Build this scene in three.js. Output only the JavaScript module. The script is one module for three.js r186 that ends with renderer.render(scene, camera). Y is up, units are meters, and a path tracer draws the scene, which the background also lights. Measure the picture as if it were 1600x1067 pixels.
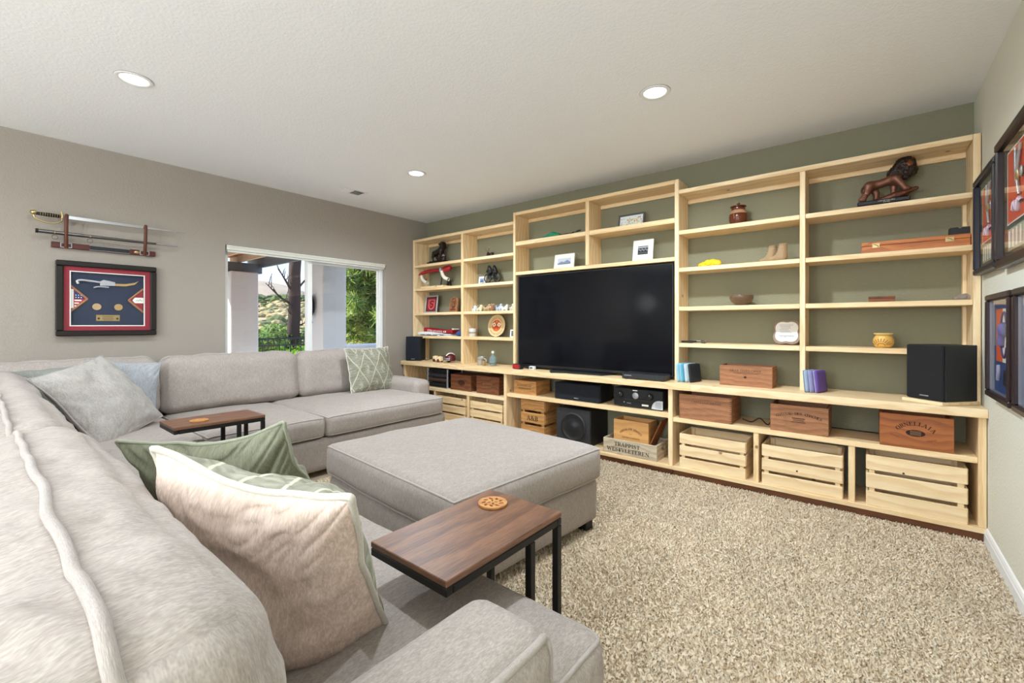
import * as THREE from 'three';
import { mergeGeometries } from 'three/addons/utils/BufferGeometryUtils.js';
import { ImprovedNoise } from 'three/addons/math/ImprovedNoise.js';
import { MarchingCubes } from 'three/addons/objects/MarchingCubes.js';

// ---------------------------------------------------------------- camera, sky, sun, exposure
const scene = new THREE.Scene();
const camera = new THREE.PerspectiveCamera(2 * Math.atan(533.5 / 687) * 180 / Math.PI, 1600 / 1067, 0.05, 800);
camera.position.set(4.86, 1.2485, 4.07);
camera.rotation.y = 39.1 * Math.PI / 180;
camera.setViewOffset(1600, 1067, 0, 26.5, 1600, 1067);
scene.add(camera);

const renderer = new THREE.WebGLRenderer({ antialias: true });
renderer.toneMapping = THREE.LinearToneMapping;
renderer.toneMappingExposure = 1.6;
renderer.shadowMap.enabled = true;

{ // clear afternoon sky, paler towards the horizon, with a little thin cloud
  const W = 512, H = 256, d = new Float32Array(W * H * 4), n = new ImprovedNoise();
  for (let j = 0; j < H; j++) for (let i = 0; i < W; i++) {
    const el = ((j + 0.5) / H - 0.5) * Math.PI, az = (i / W) * Math.PI * 2, s = Math.max(0, Math.sin(el)), t = Math.pow(s, 0.55);
    let c = [0.66 - 0.50 * t, 0.76 - 0.40 * t, 0.92 - 0.16 * t];
    const k = 1 / (s + 0.25), cl = Math.max(0, n.noise(Math.cos(az) * k * 1.6, Math.sin(az) * k * 1.6, 3.3) * 0.9 + n.noise(Math.cos(az) * k * 4, Math.sin(az) * k * 4, 8.1) * 0.4 - 0.05);
    const f = Math.min(0.6, cl);
    for (let q = 0; q < 3; q++) d[(j * W + i) * 4 + q] = (c[q] * (1 - f) + 0.85 * f) * (el < 0 ? 0.45 : 1);
    d[(j * W + i) * 4 + 3] = 1;
  }
  const sky = new THREE.DataTexture(d, W, H, THREE.RGBAFormat, THREE.FloatType);
  sky.mapping = THREE.EquirectangularReflectionMapping; sky.magFilter = THREE.LinearFilter; sky.needsUpdate = true;
  scene.background = sky; scene.backgroundIntensity = 1.15;
}
const sun = new THREE.DirectionalLight(new THREE.Color(1, 0.96, 0.9), 6.5);
sun.position.set(-6, 5.5, 5.5).multiplyScalar(3); sun.target.position.set(-4, 0, 0); sun.castShadow = true;
sun.shadow.camera.left = sun.shadow.camera.bottom = -20; sun.shadow.camera.right = sun.shadow.camera.top = 20; sun.shadow.camera.far = 80;
scene.add(sun, sun.target);
const FAN_CANDELA = 5, COOL = new THREE.Color(0.82, 0.92, 1.0);

// ---------------------------------------------------------------- room measures (metres)
const RX = 5.383, RZ = 7.6, RH = 2.68;           // room: x 0..RX, z 0..RZ (shelves stand on z = 0)
const WIN = { z0: 0.68, z1: 2.51, y0: 0.80, y1: 2.027 };

// ---------------------------------------------------------------- helpers
function rng(seed) { let a = seed >>> 0; return () => { a = (a + 0x6D2B79F5) >>> 0; let t = a; t = Math.imul(t ^ (t >>> 15), t | 1); t ^= t + Math.imul(t ^ (t >>> 7), t | 61); return ((t ^ (t >>> 14)) >>> 0) / 4294967296; }; }
const rand = rng(20240607), PN = new ImprovedNoise();
const n3 = (x, y, z) => PN.noise(x, y, z);
const V = (x, y, z) => new THREE.Vector3(x, y, z);
const clamp = (x, a, b) => Math.min(b, Math.max(a, x)), lerp = (a, b, t) => a + (b - a) * t, sst = (a, b, x) => { const t = clamp((x - a) / (b - a), 0, 1); return t * t * (3 - 2 * t); };
const used = {};
function numbered(n) { used[n] = (used[n] ?? -1) + 1; return used[n] ? n + '_' + String(used[n]).padStart(3, '0') : n; }
function shadows(o) { o.castShadow = o.receiveShadow = true; return o; }
function thing(name, label, category, pos = [0, 0, 0], turn = 0, group) {
  const o = new THREE.Group(); o.name = numbered(name); o.position.set(...pos); o.rotation.y = turn; o.userData = { label, category };
  if (group) o.userData.group = group; scene.add(o); return o;
}
function part(parent, name, geo, mat, pos, label) {
  const m = shadows(new THREE.Mesh(geo, mat)); m.name = name; if (pos) m.position.set(...pos); if (label) m.userData.label = label; parent.add(m); return m;
}
function solo(name, label, category, geo, mat, pos, group) {
  const m = shadows(new THREE.Mesh(geo, mat)); m.name = numbered(name); m.userData = { label, category }; if (group) m.userData.group = group; if (pos) m.position.set(...pos); scene.add(m); return m;
}
function struct(name, geo, mat, parent) {
  const m = shadows(new THREE.Mesh(geo, mat)); m.name = name; if (!parent) m.userData.kind = 'structure'; (parent ?? scene).add(m); return m;
}
// geometry: every geometry carries position, normal, uv (in metres) and no index
function clean(g) {
  g = g.index ? g.toNonIndexed() : g; for (const k of Object.keys(g.attributes)) if (!['position', 'normal', 'uv'].includes(k)) g.deleteAttribute(k);
  if (!g.attributes.normal) g.computeVertexNormals();
  if (!g.attributes.uv) g.setAttribute('uv', new THREE.BufferAttribute(new Float32Array(g.attributes.position.count * 2), 2));
  g.morphAttributes = {}; g.clearGroups(); return g;
}
function merge(list) { return mergeGeometries(list.map(clean)); }
function xf(g, pos = [0, 0, 0], rot = [0, 0, 0], scl = [1, 1, 1]) {
  const m = new THREE.Matrix4().compose(V(...pos), new THREE.Quaternion().setFromEuler(new THREE.Euler(...rot)), V(...scl)); g.applyMatrix4(m); return g;
}
// bevelled box, 44 triangles, grain along axis `grain`; corner-based: x0..x1 etc through bb()
function bevelBox(w, h, d, b = 0.003, grain = 0, off) {
  b = Math.min(b, w / 2.2, h / 2.2, d / 2.2);
  const H = [w / 2, h / 2, d / 2], P = [], tri = (a, c, e) => { const ab = c.clone().sub(a), ac = e.clone().sub(a), n = ab.cross(ac), m = a.clone().add(c).add(e); n.dot(m) >= 0 ? P.push(a, c, e) : P.push(a, e, c); };
  const pt = (s, ax) => V(...[0, 1, 2].map((k) => s[k] * (k === ax ? H[k] : H[k] - b)));
  for (let ax = 0; ax < 3; ax++) for (const s of [-1, 1]) {
    const [p, q] = [0, 1, 2].filter((k) => k !== ax), c = [[-1, -1], [1, -1], [1, 1], [-1, 1]].map(([i, j]) => { const a = []; a[ax] = s; a[p] = i; a[q] = j; return pt(a, ax); });
    tri(c[0], c[1], c[2]); tri(c[0], c[2], c[3]);
  }
  for (let c = 0; c < 3; c++) { const [p, q] = [0, 1, 2].filter((k) => k !== c); for (const i of [-1, 1]) for (const j of [-1, 1]) { const A = [], B = []; A[p] = B[p] = i; A[q] = B[q] = j; A[c] = -1; B[c] = 1; const a = pt(A, p), a2 = pt(B, p), e = pt(A, q), e2 = pt(B, q); tri(a, a2, e2); tri(a, e2, e); } }
  for (const i of [-1, 1]) for (const j of [-1, 1]) for (const k of [-1, 1]) tri(pt([i, j, k], 0), pt([i, j, k], 1), pt([i, j, k], 2));
  const g = new THREE.BufferGeometry().setFromPoints(P); g.computeVertexNormals(); return boxUV(g, grain, off);
}
function boxUV(g, grain = 0, off) {
  off = off ?? [rand() * 7, rand() * 7]; const p = g.attributes.position, n = g.attributes.normal, uv = new Float32Array(p.count * 2);
  for (let i = 0; i < p.count; i++) {
    const N = [Math.abs(n.getX(i)), Math.abs(n.getY(i)), Math.abs(n.getZ(i))], Q = [p.getX(i), p.getY(i), p.getZ(i)], ax = N.indexOf(Math.max(...N)), r = [0, 1, 2].filter((k) => k !== ax);
    let a, b; if (r.includes(grain)) { a = grain; b = r.find((k) => k !== grain); } else { [a, b] = r; }
    uv[i * 2] = Q[a] + off[0]; uv[i * 2 + 1] = Q[b] + off[1] + ax * 0.13;
  }
  g.setAttribute('uv', new THREE.BufferAttribute(uv, 2)); return g;
}
function bb(x0, x1, y0, y1, z0, z1, b = 0.003, grain = 0) { return bevelBox(x1 - x0, y1 - y0, z1 - z0, b, grain).translate((x0 + x1) / 2, (y0 + y1) / 2, (z0 + z1) / 2); }
function smoothNormals(g) {
  const p = g.attributes.position, idx = g.index?.array, N = new Map(), key = (i) => Math.round(p.getX(i) * 2e4) + ',' + Math.round(p.getY(i) * 2e4) + ',' + Math.round(p.getZ(i) * 2e4);
  const keys = []; for (let i = 0; i < p.count; i++) keys.push(key(i));
  const T = idx ? idx.length : p.count, a = V(), b = V(), c = V();
  for (let t = 0; t < T; t += 3) {
    const i = idx ? idx[t] : t, j = idx ? idx[t + 1] : t + 1, k = idx ? idx[t + 2] : t + 2;
    a.fromBufferAttribute(p, i); b.fromBufferAttribute(p, j); c.fromBufferAttribute(p, k); b.sub(a); c.sub(a); b.cross(c);
    for (const q of [i, j, k]) { let m = N.get(keys[q]); if (!m) N.set(keys[q], m = V()); m.add(b); }
  }
  const out = new Float32Array(p.count * 3); for (let i = 0; i < p.count; i++) { const m = (N.get(keys[i]) ?? V(0, 1, 0)).clone().normalize(); m.toArray(out, i * 3); }
  g.setAttribute('normal', new THREE.BufferAttribute(out, 3)); return g;
}
function tube(pts, r, seg = 24, rad = 6, closed = false, tension = 0.5) {
  const c = new THREE.CatmullRomCurve3(pts.map((p) => (p.isVector3 ? p : V(...p))), closed, 'catmullrom', tension); return new THREE.TubeGeometry(c, seg, r, rad, closed);
}
function bar(a, b, r, rad = 8) { return new THREE.TubeGeometry(new THREE.LineCurve3(V(...a), V(...b)), 1, r, rad, false); }
function rod(a, b, r0, r1, rad = 10) { // closed tapered rod
  const A = V(...a), B = V(...b), L = A.distanceTo(B), g = new THREE.CylinderGeometry(r1, r0, L, rad, 1); g.applyQuaternion(new THREE.Quaternion().setFromUnitVectors(V(0, 1, 0), B.clone().sub(A).normalize())); const m = A.add(B).multiplyScalar(0.5); return g.translate(m.x, m.y, m.z);
}
function lathe(pts, seg = 32) { return new THREE.LatheGeometry(pts.map(([x, y]) => new THREE.Vector2(x, y)), seg); }
function ball(r, pos = [0, 0, 0], scl = [1, 1, 1], w = 16, h = 12) { return xf(new THREE.SphereGeometry(r, w, h), pos, [0, 0, 0], scl); }
function extrude(pts, depth, bev = 0.002, holes = []) {
  const s = new THREE.Shape(pts.map(([x, y]) => new THREE.Vector2(x, y))); for (const h of holes) s.holes.push(new THREE.Path(h.map(([x, y]) => new THREE.Vector2(x, y))));
  return new THREE.ExtrudeGeometry(s, { depth: depth - 2 * bev, bevelEnabled: bev > 0, bevelThickness: bev, bevelSize: bev, bevelOffset: -bev, bevelSegments: 2, curveSegments: 12 }).translate(0, 0, bev);
}
// smooth union of tapered capsules, meshed: bones [[x,y,z,r],[x,y,z,r]]
function blob(bones, k, n = 44, bump) {
  const lo = V(1e9, 1e9, 1e9), hi = V(-1e9, -1e9, -1e9);
  for (const s of bones) for (const q of s) { lo.min(V(q[0] - q[3], q[1] - q[3], q[2] - q[3])); hi.max(V(q[0] + q[3], q[1] + q[3], q[2] + q[3])); }
  const c = lo.clone().add(hi).multiplyScalar(0.5), e = hi.clone().sub(lo).multiplyScalar(0.5 * 1.16).addScalar(k * 0.6);
  const mc = new MarchingCubes(n, new THREE.MeshStandardMaterial(), false, false, 90000); mc.isolation = 0; const F = mc.field, h = n / 2;
  for (let z = 0; z < n; z++) for (let y = 0; y < n; y++) for (let x = 0; x < n; x++) {
    const px = c.x + (x - h) / h * e.x, py = c.y + (y - h) / h * e.y, pz = c.z + (z - h) / h * e.z; let sum = 0;
    for (const [a, b] of bones) {
      const dx = b[0] - a[0], dy = b[1] - a[1], dz = b[2] - a[2], L = dx * dx + dy * dy + dz * dz, t = L ? clamp(((px - a[0]) * dx + (py - a[1]) * dy + (pz - a[2]) * dz) / L, 0, 1) : 0;
      const qx = px - a[0] - t * dx, qy = py - a[1] - t * dy, qz = pz - a[2] - t * dz; sum += Math.exp(-(Math.sqrt(qx * qx + qy * qy + qz * qz) - a[3] - t * (b[3] - a[3])) / k);
    }
    F[x + y * n + z * n * n] = k * Math.log(sum + 1e-30) + (bump ? bump(px, py, pz) : 0);
  }
  mc.update(); const P = mc.positionArray.slice(0, mc.count * 3);
  for (let i = 0; i < P.length; i += 3) { P[i] = c.x + P[i] * e.x; P[i + 1] = c.y + P[i + 1] * e.y; P[i + 2] = c.z + P[i + 2] * e.z; }
  const g = new THREE.BufferGeometry(); g.setAttribute('position', new THREE.BufferAttribute(P, 3)); smoothNormals(g); return boxUV(g, 0, [0, 0]);
}
// upholstered block with rounded edges, crowned faces and soft unevenness; .edge(p) gives the same deformation for piping
function softBox(w, h, d, o = {}) {
  const { r = 0.05, top = 0.02, bot = 0, front = 0.01, back = 0.01, side = 0.01, seg = 0.03, amp = 0.003, fr = 5, seed = 0, wr = 0, creases = [] } = o, H = [w / 2, h / 2, d / 2];
  const deform = (p) => {
    const s = [p.x / H[0], p.y / H[1], p.z / H[2]], q = V(clamp(p.x, -H[0] + r, H[0] - r), clamp(p.y, -H[1] + r, H[1] - r), clamp(p.z, -H[2] + r, H[2] - r)), dv = p.clone().sub(q), L = dv.length(), dir = L > 1e-6 ? dv.divideScalar(L) : V(0, 1, 0), out = q.addScaledVector(dir, r);
    const c = (x) => 1 - x * x, cc = [c(clamp(s[0], -1, 1)), c(clamp(s[1], -1, 1)), c(clamp(s[2], -1, 1))];
    out.y += (s[1] > 0 ? top : -bot) * Math.abs(s[1]) ** 3 * Math.sqrt(Math.max(0, cc[0] * cc[2]));
    out.z += (s[2] > 0 ? front : -back) * Math.abs(s[2]) ** 3 * Math.sqrt(Math.max(0, cc[0] * cc[1]));
    out.x += Math.sign(s[0]) * side * Math.abs(s[0]) ** 3 * Math.sqrt(Math.max(0, cc[1] * cc[2]));
    let m = amp * (n3(out.x * fr + seed, out.y * fr, out.z * fr) + 0.5 * n3(out.x * fr * 2.3, out.y * fr * 2.3 + seed, out.z * fr * 2.3));
    if (wr) { const a = n3(out.x * 3.1 + seed, out.y * 11, out.z * 9 + seed * 2), b = n3(out.x * 9 + seed * 3, out.y * 5, out.z * 5); m += wr * ((1 - Math.abs(a)) ** 3 - 0.4 + 0.5 * ((1 - Math.abs(b)) ** 4 - 0.3)); }
    for (const [A, B] of creases) { const ab = [B[0] - A[0], B[1] - A[1], B[2] - A[2]], L2 = ab[0] ** 2 + ab[1] ** 2 + ab[2] ** 2, t = clamp(((p.x - A[0]) * ab[0] + (p.y - A[1]) * ab[1] + (p.z - A[2]) * ab[2]) / L2, 0, 1), wob = 0.02 * n3(t * 5 + A[0] * 9, A[2] * 7, seed), q = Math.hypot(p.x - A[0] - ab[0] * t + wob, p.y - A[1] - ab[1] * t, p.z - A[2] - ab[2] * t - wob), f = Math.sin(Math.PI * clamp(t * 0.8 + 0.15, 0, 1)); m += f * (-0.011 * Math.exp(-((q / 0.014) ** 2)) + 0.007 * Math.exp(-(((q - 0.035) / 0.022) ** 2))); }
    return out.addScaledVector(dir, m);
  };
  const g = new THREE.BoxGeometry(w, h, d, Math.ceil(w / seg), Math.ceil(h / seg), Math.ceil(d / seg)), p = g.attributes.position, n = g.attributes.normal, uv = g.attributes.uv, v = V();
  for (let i = 0; i < p.count; i++) {
    v.fromBufferAttribute(p, i); const ax = Math.abs(n.getX(i)) > 0.5 ? 0 : Math.abs(n.getY(i)) > 0.5 ? 1 : 2;
    uv.setXY(i, (ax === 0 ? v.z : v.x) + seed * 0.37, (ax === 1 ? v.z : v.y) + seed * 0.61); const q = deform(v); p.setXYZ(i, q.x, q.y, q.z);
  }
  g.clearGroups(); smoothNormals(g); g.edge = deform; g.half = H; return g;
}
function piping(g, sy = 1, r = 0.006, rad = 6) { // round the top (or bottom) edge of a softBox
  const [a, b, c] = g.half, P = [], st = 0.05, go = (x0, z0, x1, z1) => { const n = Math.max(2, Math.round(Math.hypot(x1 - x0, z1 - z0) / st)); for (let i = 0; i < n; i++) P.push(g.edge(V(lerp(x0, x1, i / n), sy * b, lerp(z0, z1, i / n)))); };
  go(-a, -c, a, -c); go(a, -c, a, c); go(a, c, -a, c); go(-a, c, -a, -c); return tube(P, r, P.length * 3, rad, true);
}
// scatter cushion: knife-edged, ears at the corners; returns {body, welt}
function pillowGeo(W, H, T, o = {}) {
  const { pinch = 0.05, seed = 0, amp = 0.008, n = 44, pr = 0.006, sag = 0, scallop = 0, belly = 0 } = o, pos = [], uv = [], idx = [];
  const outline = (u, v) => [u * W / 2 * (1 - pinch * (1 - v * v) * Math.abs(u) + scallop * Math.sin(v * 14) * Math.abs(u) ** 6), v * H / 2 * (1 - pinch * (1 - u * u) * Math.abs(v) + scallop * Math.sin(u * 14) * Math.abs(v) ** 6) - sag * (1 - u * u) * (v + 1) / 2];
  const mid = (u, v) => 0.02 * n3(u * 1.3 + seed, v * 1.3, seed) + amp * 0.7 * n3(u * 3 + seed, v * 3, 1.7);
  for (const s of [1, -1]) {
    const base = pos.length / 3;
    for (let j = 0; j <= n; j++) for (let i = 0; i <= n; i++) {
      const e = (t) => Math.sin((t * 2 - 1) * Math.PI / 2), u = e(i / n), v = e(j / n), [x, y] = outline(u, v), prof = Math.pow(Math.max(0, (1 - u ** 4) * (1 - v ** 4)), 0.55) * (0.72 + 0.28 * (1 - u * u) * (1 - v * v));
      const rad = Math.max(Math.abs(u), Math.abs(v)), fold = (1 - Math.abs(n3(u * 6 * (1 - v * v * 0.5) + seed * 5, v * 6 * (1 - u * u * 0.5) + s, seed))) ** 4;
      const z = s * (T / 2 * prof + (amp * n3(u * 3.3 + seed, v * 3.3 + s * 5, seed * 2) - amp * 1.2 * fold * rad * rad) * Math.min(1, prof * 3)) + mid(u, v) + (s > 0 ? belly * (1 - u * u) * sst(0.5, -0.75, v) * Math.min(1, prof * 2.2) : 0);
      pos.push(x, y, z); uv.push(x + seed, y + seed * 0.7);
    }
    for (let j = 0; j < n; j++) for (let i = 0; i < n; i++) { const a = base + j * (n + 1) + i, b = a + 1, c = a + n + 1, d = c + 1; s > 0 ? idx.push(a, b, d, a, d, c) : idx.push(a, d, b, a, c, d); }
  }
  const g = new THREE.BufferGeometry(); g.setAttribute('position', new THREE.Float32BufferAttribute(pos, 3)); g.setAttribute('uv', new THREE.Float32BufferAttribute(uv, 2)); g.setIndex(idx); smoothNormals(g);
  const P = [], m = 22; for (const [u0, v0, u1, v1] of [[-1, -1, 1, -1], [1, -1, 1, 1], [1, 1, -1, 1], [-1, 1, -1, -1]]) for (let i = 0; i < m; i++) { const u = lerp(u0, u1, i / m), v = lerp(v0, v1, i / m), [x, y] = outline(u, v); P.push(V(x, y, mid(u, v))); }
  return { body: g, welt: tube(P, pr, P.length * 3, 7, true) };
}
function orient(o, pos, U, W) { // local x along U, local y as near W as possible
  const x = V(...U).normalize(), z = x.clone().cross(V(...W)).normalize(), y = z.clone().cross(x); o.position.set(...pos); o.setRotationFromMatrix(new THREE.Matrix4().makeBasis(x, y, z)); return o;
}

// ---------------------------------------------------------------- textures
function tnoise(seed) { // tiling value noise on a px by py lattice
  const R = new Map(), h = (i, j) => { const k = i * 7919 + j; let v = R.get(k); if (v === undefined) { let t = Math.imul(i + 1013 * seed, 374761393) + Math.imul(j + seed * 7, 668265263); t = Math.imul(t ^ (t >>> 13), 1274126177); v = ((t ^ (t >>> 16)) >>> 0) / 4294967295; R.set(k, v); } return v; };
  return (x, y, px, py) => { const i = Math.floor(x), j = Math.floor(y), f = x - i, g = y - j, s = f * f * (3 - 2 * f), t = g * g * (3 - 2 * g), m = (a, p) => ((a % p) + p) % p, a = m(i, px), b = m(i + 1, px), c = m(j, py), d = m(j + 1, py); return lerp(lerp(h(a, c), h(b, c), s), lerp(h(a, d), h(b, d), s), t); };
}
function dataTex(w, h, fn, tile, srgb = true) {
  const d = new Uint8Array(w * h * 4); for (let j = 0; j < h; j++) for (let i = 0; i < w; i++) { const c = fn(i / w, j / h), k = (j * w + i) * 4; for (let q = 0; q < 3; q++) d[k + q] = clamp(Math.round((Array.isArray(c) ? c[q] : c) * 255), 0, 255); d[k + 3] = 255; }
  const t = new THREE.DataTexture(d, w, h, THREE.RGBAFormat); t.wrapS = t.wrapT = THREE.RepeatWrapping; t.magFilter = THREE.LinearFilter; t.minFilter = THREE.LinearMipmapLinearFilter; t.generateMipmaps = true; if (srgb) t.colorSpace = THREE.SRGBColorSpace; t.repeat.set(1 / tile[0], 1 / tile[1]); t.needsUpdate = true; return t;
}
function hexv(h) { return [(h >> 16 & 255) / 255, (h >> 8 & 255) / 255, (h & 255) / 255]; }
const mix3 = (a, b, t) => [0, 1, 2].map((k) => lerp(a[k], b[k], t));
function woodTex(light, dark, seed, { rings = 9, knots = 3, w = 1024, h = 512, tile = [1.3, 0.42], streak = 0.35, warp = 1.6 } = {}) {
  const L = hexv(light), D = hexv(dark), N1 = tnoise(seed), N2 = tnoise(seed + 31), N3 = tnoise(seed + 57), R = rng(seed * 77 + 5), K = []; for (let i = 0; i < knots; i++) K.push([R(), R(), 0.012 + R() * 0.012]);
  return dataTex(w, h, (x, y) => {
    let yy = y, kn = 0; for (const [kx, ky, kr] of K) { let dx = x - kx, dy = y - ky; dx -= Math.round(dx); dy -= Math.round(dy); const q = Math.hypot(dx * tile[0], dy * tile[1]); yy += 0.05 * Math.sign(dy) * Math.exp(-q * q / 0.0012) ; kn = Math.max(kn, sst(kr, kr * 0.45, q)); }
    const wv = N1(x * 5, yy * 4, 5, 4) * 0.9 + N1(x * 11, yy * 8, 11, 8) * 0.35, f = (yy * rings + wv * warp) % 1, ring = sst(0.15, 0.85, f) * (1 - sst(0.85, 1, f));
    const st = N2(x * 24, y * 160, 24, 160) * 0.6 + N3(x * 50, y * 300, 50, 300) * 0.4, t = clamp(ring * (1 - streak) + (st - 0.35) * streak * 1.3, 0, 1);
    return mix3(mix3(L, D, t), [D[0] * 0.45, D[1] * 0.36, D[2] * 0.3], kn * 0.6);
  }, tile);
}
const T = {};
{ const a = tnoise(3), b = tnoise(9), c = tnoise(14); // heathered chenille: pale and dark slubs along the warp
  const f = (x, y) => { const s = a(x * 190, y * 52, 190, 52) * 0.42 + b(x * 300, y * 110, 300, 110) * 0.4 + c(x * 50, y * 22, 50, 22) * 0.18; return s; };
  T.fabric = dataTex(768, 768, (x, y) => { const s = f(x, y); return mix3([0.85, 0.838, 0.83], [1, 0.995, 0.99], clamp((s - 0.22) * 1.75, 0, 1)); }, [0.42, 0.42]);
  T.fabricBump = dataTex(768, 768, (x, y) => f(x, y), [0.42, 0.42], false); }
{ const a = tnoise(21), b = tnoise(22); T.plaster = dataTex(512, 512, (x, y) => clamp(sst(0.3, 0.75, a(x * 70, y * 70, 70, 70)) * 0.7 + b(x * 150, y * 150, 150, 150) * 0.3, 0, 1), [0.6, 0.6], false); }
{ const a = tnoise(41), b = tnoise(43); T.speckle = dataTex(256, 256, (x, y) => { const s = a(x * 60, y * 60, 60, 60) * 0.6 + b(x * 120, y * 120, 120, 120) * 0.4; return [s, s, s]; }, [0.25, 0.25], false);
  T.patch = dataTex(256, 256, (x, y) => mix3([0.72, 0.72, 0.72], [1, 1, 1], a(x * 14, y * 14, 14, 14) * 0.6 + b(x * 40, y * 40, 40, 40) * 0.4), [4, 4]); }
T.pine = woodTex(0xf6daac, 0xe0b780, 5, { rings: 8, knots: 1, streak: 0.5, warp: 1.2 });
T.pine2 = woodTex(0xf8e0b6, 0xe4be8b, 8, { rings: 6, knots: 1, streak: 0.45, warp: 1.2 });
T.walnut = woodTex(0x80583f, 0x442a1f, 11, { rings: 5, knots: 0, tile: [0.9, 0.4], streak: 0.62, warp: 0.55 });
T.winebox = woodTex(0xae7750, 0x7a4f33, 13, { rings: 10, knots: 0, tile: [0.8, 0.4], streak: 0.6, warp: 0.9 });
T.darkbox = woodTex(0x86502e, 0x502c18, 17, { rings: 8, knots: 2, tile: [0.8, 0.4], streak: 0.5 });
T.orangewood = woodTex(0xc9965a, 0xa06c3c, 19, { rings: 8, knots: 1, tile: [0.8, 0.4], streak: 0.4 });
T.cedar = woodTex(0xc87a3a, 0x9c5424, 23, { rings: 6, knots: 0, tile: [0.9, 0.3], streak: 0.45, h: 256 });
T.grey = woodTex(0xd2c3a8, 0xa8947a, 29, { rings: 9, knots: 2, tile: [0.8, 0.4], streak: 0.5 });

const std = (color, roughness = 0.8, o = {}) => new THREE.MeshStandardMaterial({ color, roughness, ...o });
const wood = (map, rough = 0.55, o = {}) => new THREE.MeshStandardMaterial({ map, roughness: rough, ...o });
const fabric = (color, o = {}) => new THREE.MeshPhysicalMaterial({ color, map: T.fabric, bumpMap: T.fabricBump, bumpScale: 0.0005, roughness: 0.95, sheen: 0.25, sheenRoughness: 0.6, sheenColor: new THREE.Color(0.8, 0.78, 0.75), ...o });
const M = {
  ceiling: std(0xf1f3f6, 0.95, { bumpMap: T.plaster, bumpScale: 0.0006 }),
  taupe: std(0x9c9389, 0.9, { bumpMap: T.plaster, bumpScale: 0.0008 }),
  olive: std(0x8a876f, 0.9, { bumpMap: T.plaster, bumpScale: 0.0012 }),
  sage: std(0xdedccd, 0.9, { bumpMap: T.plaster, bumpScale: 0.001 }),
  white: std(0xeeeeee, 0.45), vinyl: std(0xe9eae8, 0.4), blind: std(0xd9d6cb, 0.7),
  carpetBase: std(0xd8c7ae, 1), pine: wood(T.pine, 0.5), pine2: wood(T.pine2, 0.5), toe: wood(T.walnut, 0.6, { color: 0xf0d2a8 }),
  walnut: wood(T.walnut, 0.42), winebox: wood(T.winebox, 0.6), darkbox: wood(T.darkbox, 0.6), orangewood: wood(T.orangewood, 0.5), cedar: wood(T.cedar, 0.4), grey: wood(T.grey, 0.65),
  sofa: fabric(0xafa59e), sofaWelt: fabric(0xbab1ab), beige: fabric(0xe8d2c4), green: fabric(0x888a74), greenLight: fabric(0xa4a793), whiteCushion: fabric(0xb6b1ab), blueGrey: fabric(0xaeb2b8), greyGreen: fabric(0x8e918a), welt: fabric(0xdfd9cd),
  black: std(0x0b0b0d, 0.5), satin: std(0x15161a, 0.55), cloth: std(0x19191b, 0.95, { bumpMap: T.speckle, bumpScale: 0.0006 }), blackMetal: std(0x1d1a18, 0.5, { metalness: 0.4 }), navyCloth: std(0x12161f, 0.95, { bumpMap: T.speckle, bumpScale: 0.0006 }),
  screen: new THREE.MeshPhysicalMaterial({ color: 0x0b0d12, roughness: 0.1, specularIntensity: 0.55 }),
  steel: std(0xc8c9cc, 0.25, { metalness: 1 }), darkSteel: std(0x6d6a68, 0.3, { metalness: 1 }), brass: std(0xb8a375, 0.35, { metalness: 1 }), gold: std(0xc4a574, 0.38, { metalness: 0.9 }), silver: std(0xb9bcc2, 0.4, { metalness: 0.7 }),
  bronze: std(0x7d5443, 0.4, { metalness: 0.55 }), bronzeDark: std(0x362b27, 0.42, { metalness: 0.6 }), leather: std(0x5a2f1e, 0.55), mahogany: std(0x4f1a12, 0.35),
  red: std(0xa31420, 0.6), cream: std(0xe9e2cf, 0.6), paper: std(0xeceae4, 0.8), yellow: std(0xf2c418, 0.7), orange: std(0xd4582a, 0.6), blue: std(0x2b4f86, 0.7), tan: std(0xa58a68, 0.9, { bumpMap: T.speckle, bumpScale: 0.0008 }),
  glass: new THREE.MeshPhysicalMaterial({ color: 0xffffff, roughness: 0.02, transmission: 1, thickness: 0, ior: 1.45 }),
  bottleGlass: new THREE.MeshPhysicalMaterial({ color: 0xdfeef0, roughness: 0.05, transmission: 0.85, thickness: 0.0, ior: 1.45 }),
  clearCover: new THREE.MeshPhysicalMaterial({ color: 0xffffff, roughness: 0.03, transmission: 1, thickness: 0, ior: 1.4 }),
};
for (const k of ['taupe', 'olive', 'sage', 'ceiling']) M[k].name = k;
// flat print on a face: canvas w x h pixels, drawn by fn(ctx, w, h); alpha keeps the wood showing
function printMat(w, h, fn, o = {}) {
  const c = document.createElement('canvas'); c.width = w; c.height = h; const x = c.getContext('2d'); x.textAlign = 'center'; x.textBaseline = 'middle'; fn(x, w, h);
  const t = new THREE.CanvasTexture(c); t.colorSpace = THREE.SRGBColorSpace; t.magFilter = THREE.LinearFilter; return new THREE.MeshStandardMaterial({ map: t, roughness: 0.75, transparent: !o.solid, ...o.mat });
}
function sheet(w, h, pos, rot = [0, 0, 0]) { return xf(new THREE.PlaneGeometry(w, h), pos, rot); }
function arcText(x, s, cx, cy, R, a0, a1) { for (let i = 0; i < s.length; i++) { const a = lerp(a0, a1, s.length > 1 ? i / (s.length - 1) : 0.5); x.save(); x.translate(cx + R * Math.sin(a), cy - R * Math.cos(a)); x.rotate(a); x.fillText(s[i], 0, 0); x.restore(); } }

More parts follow.
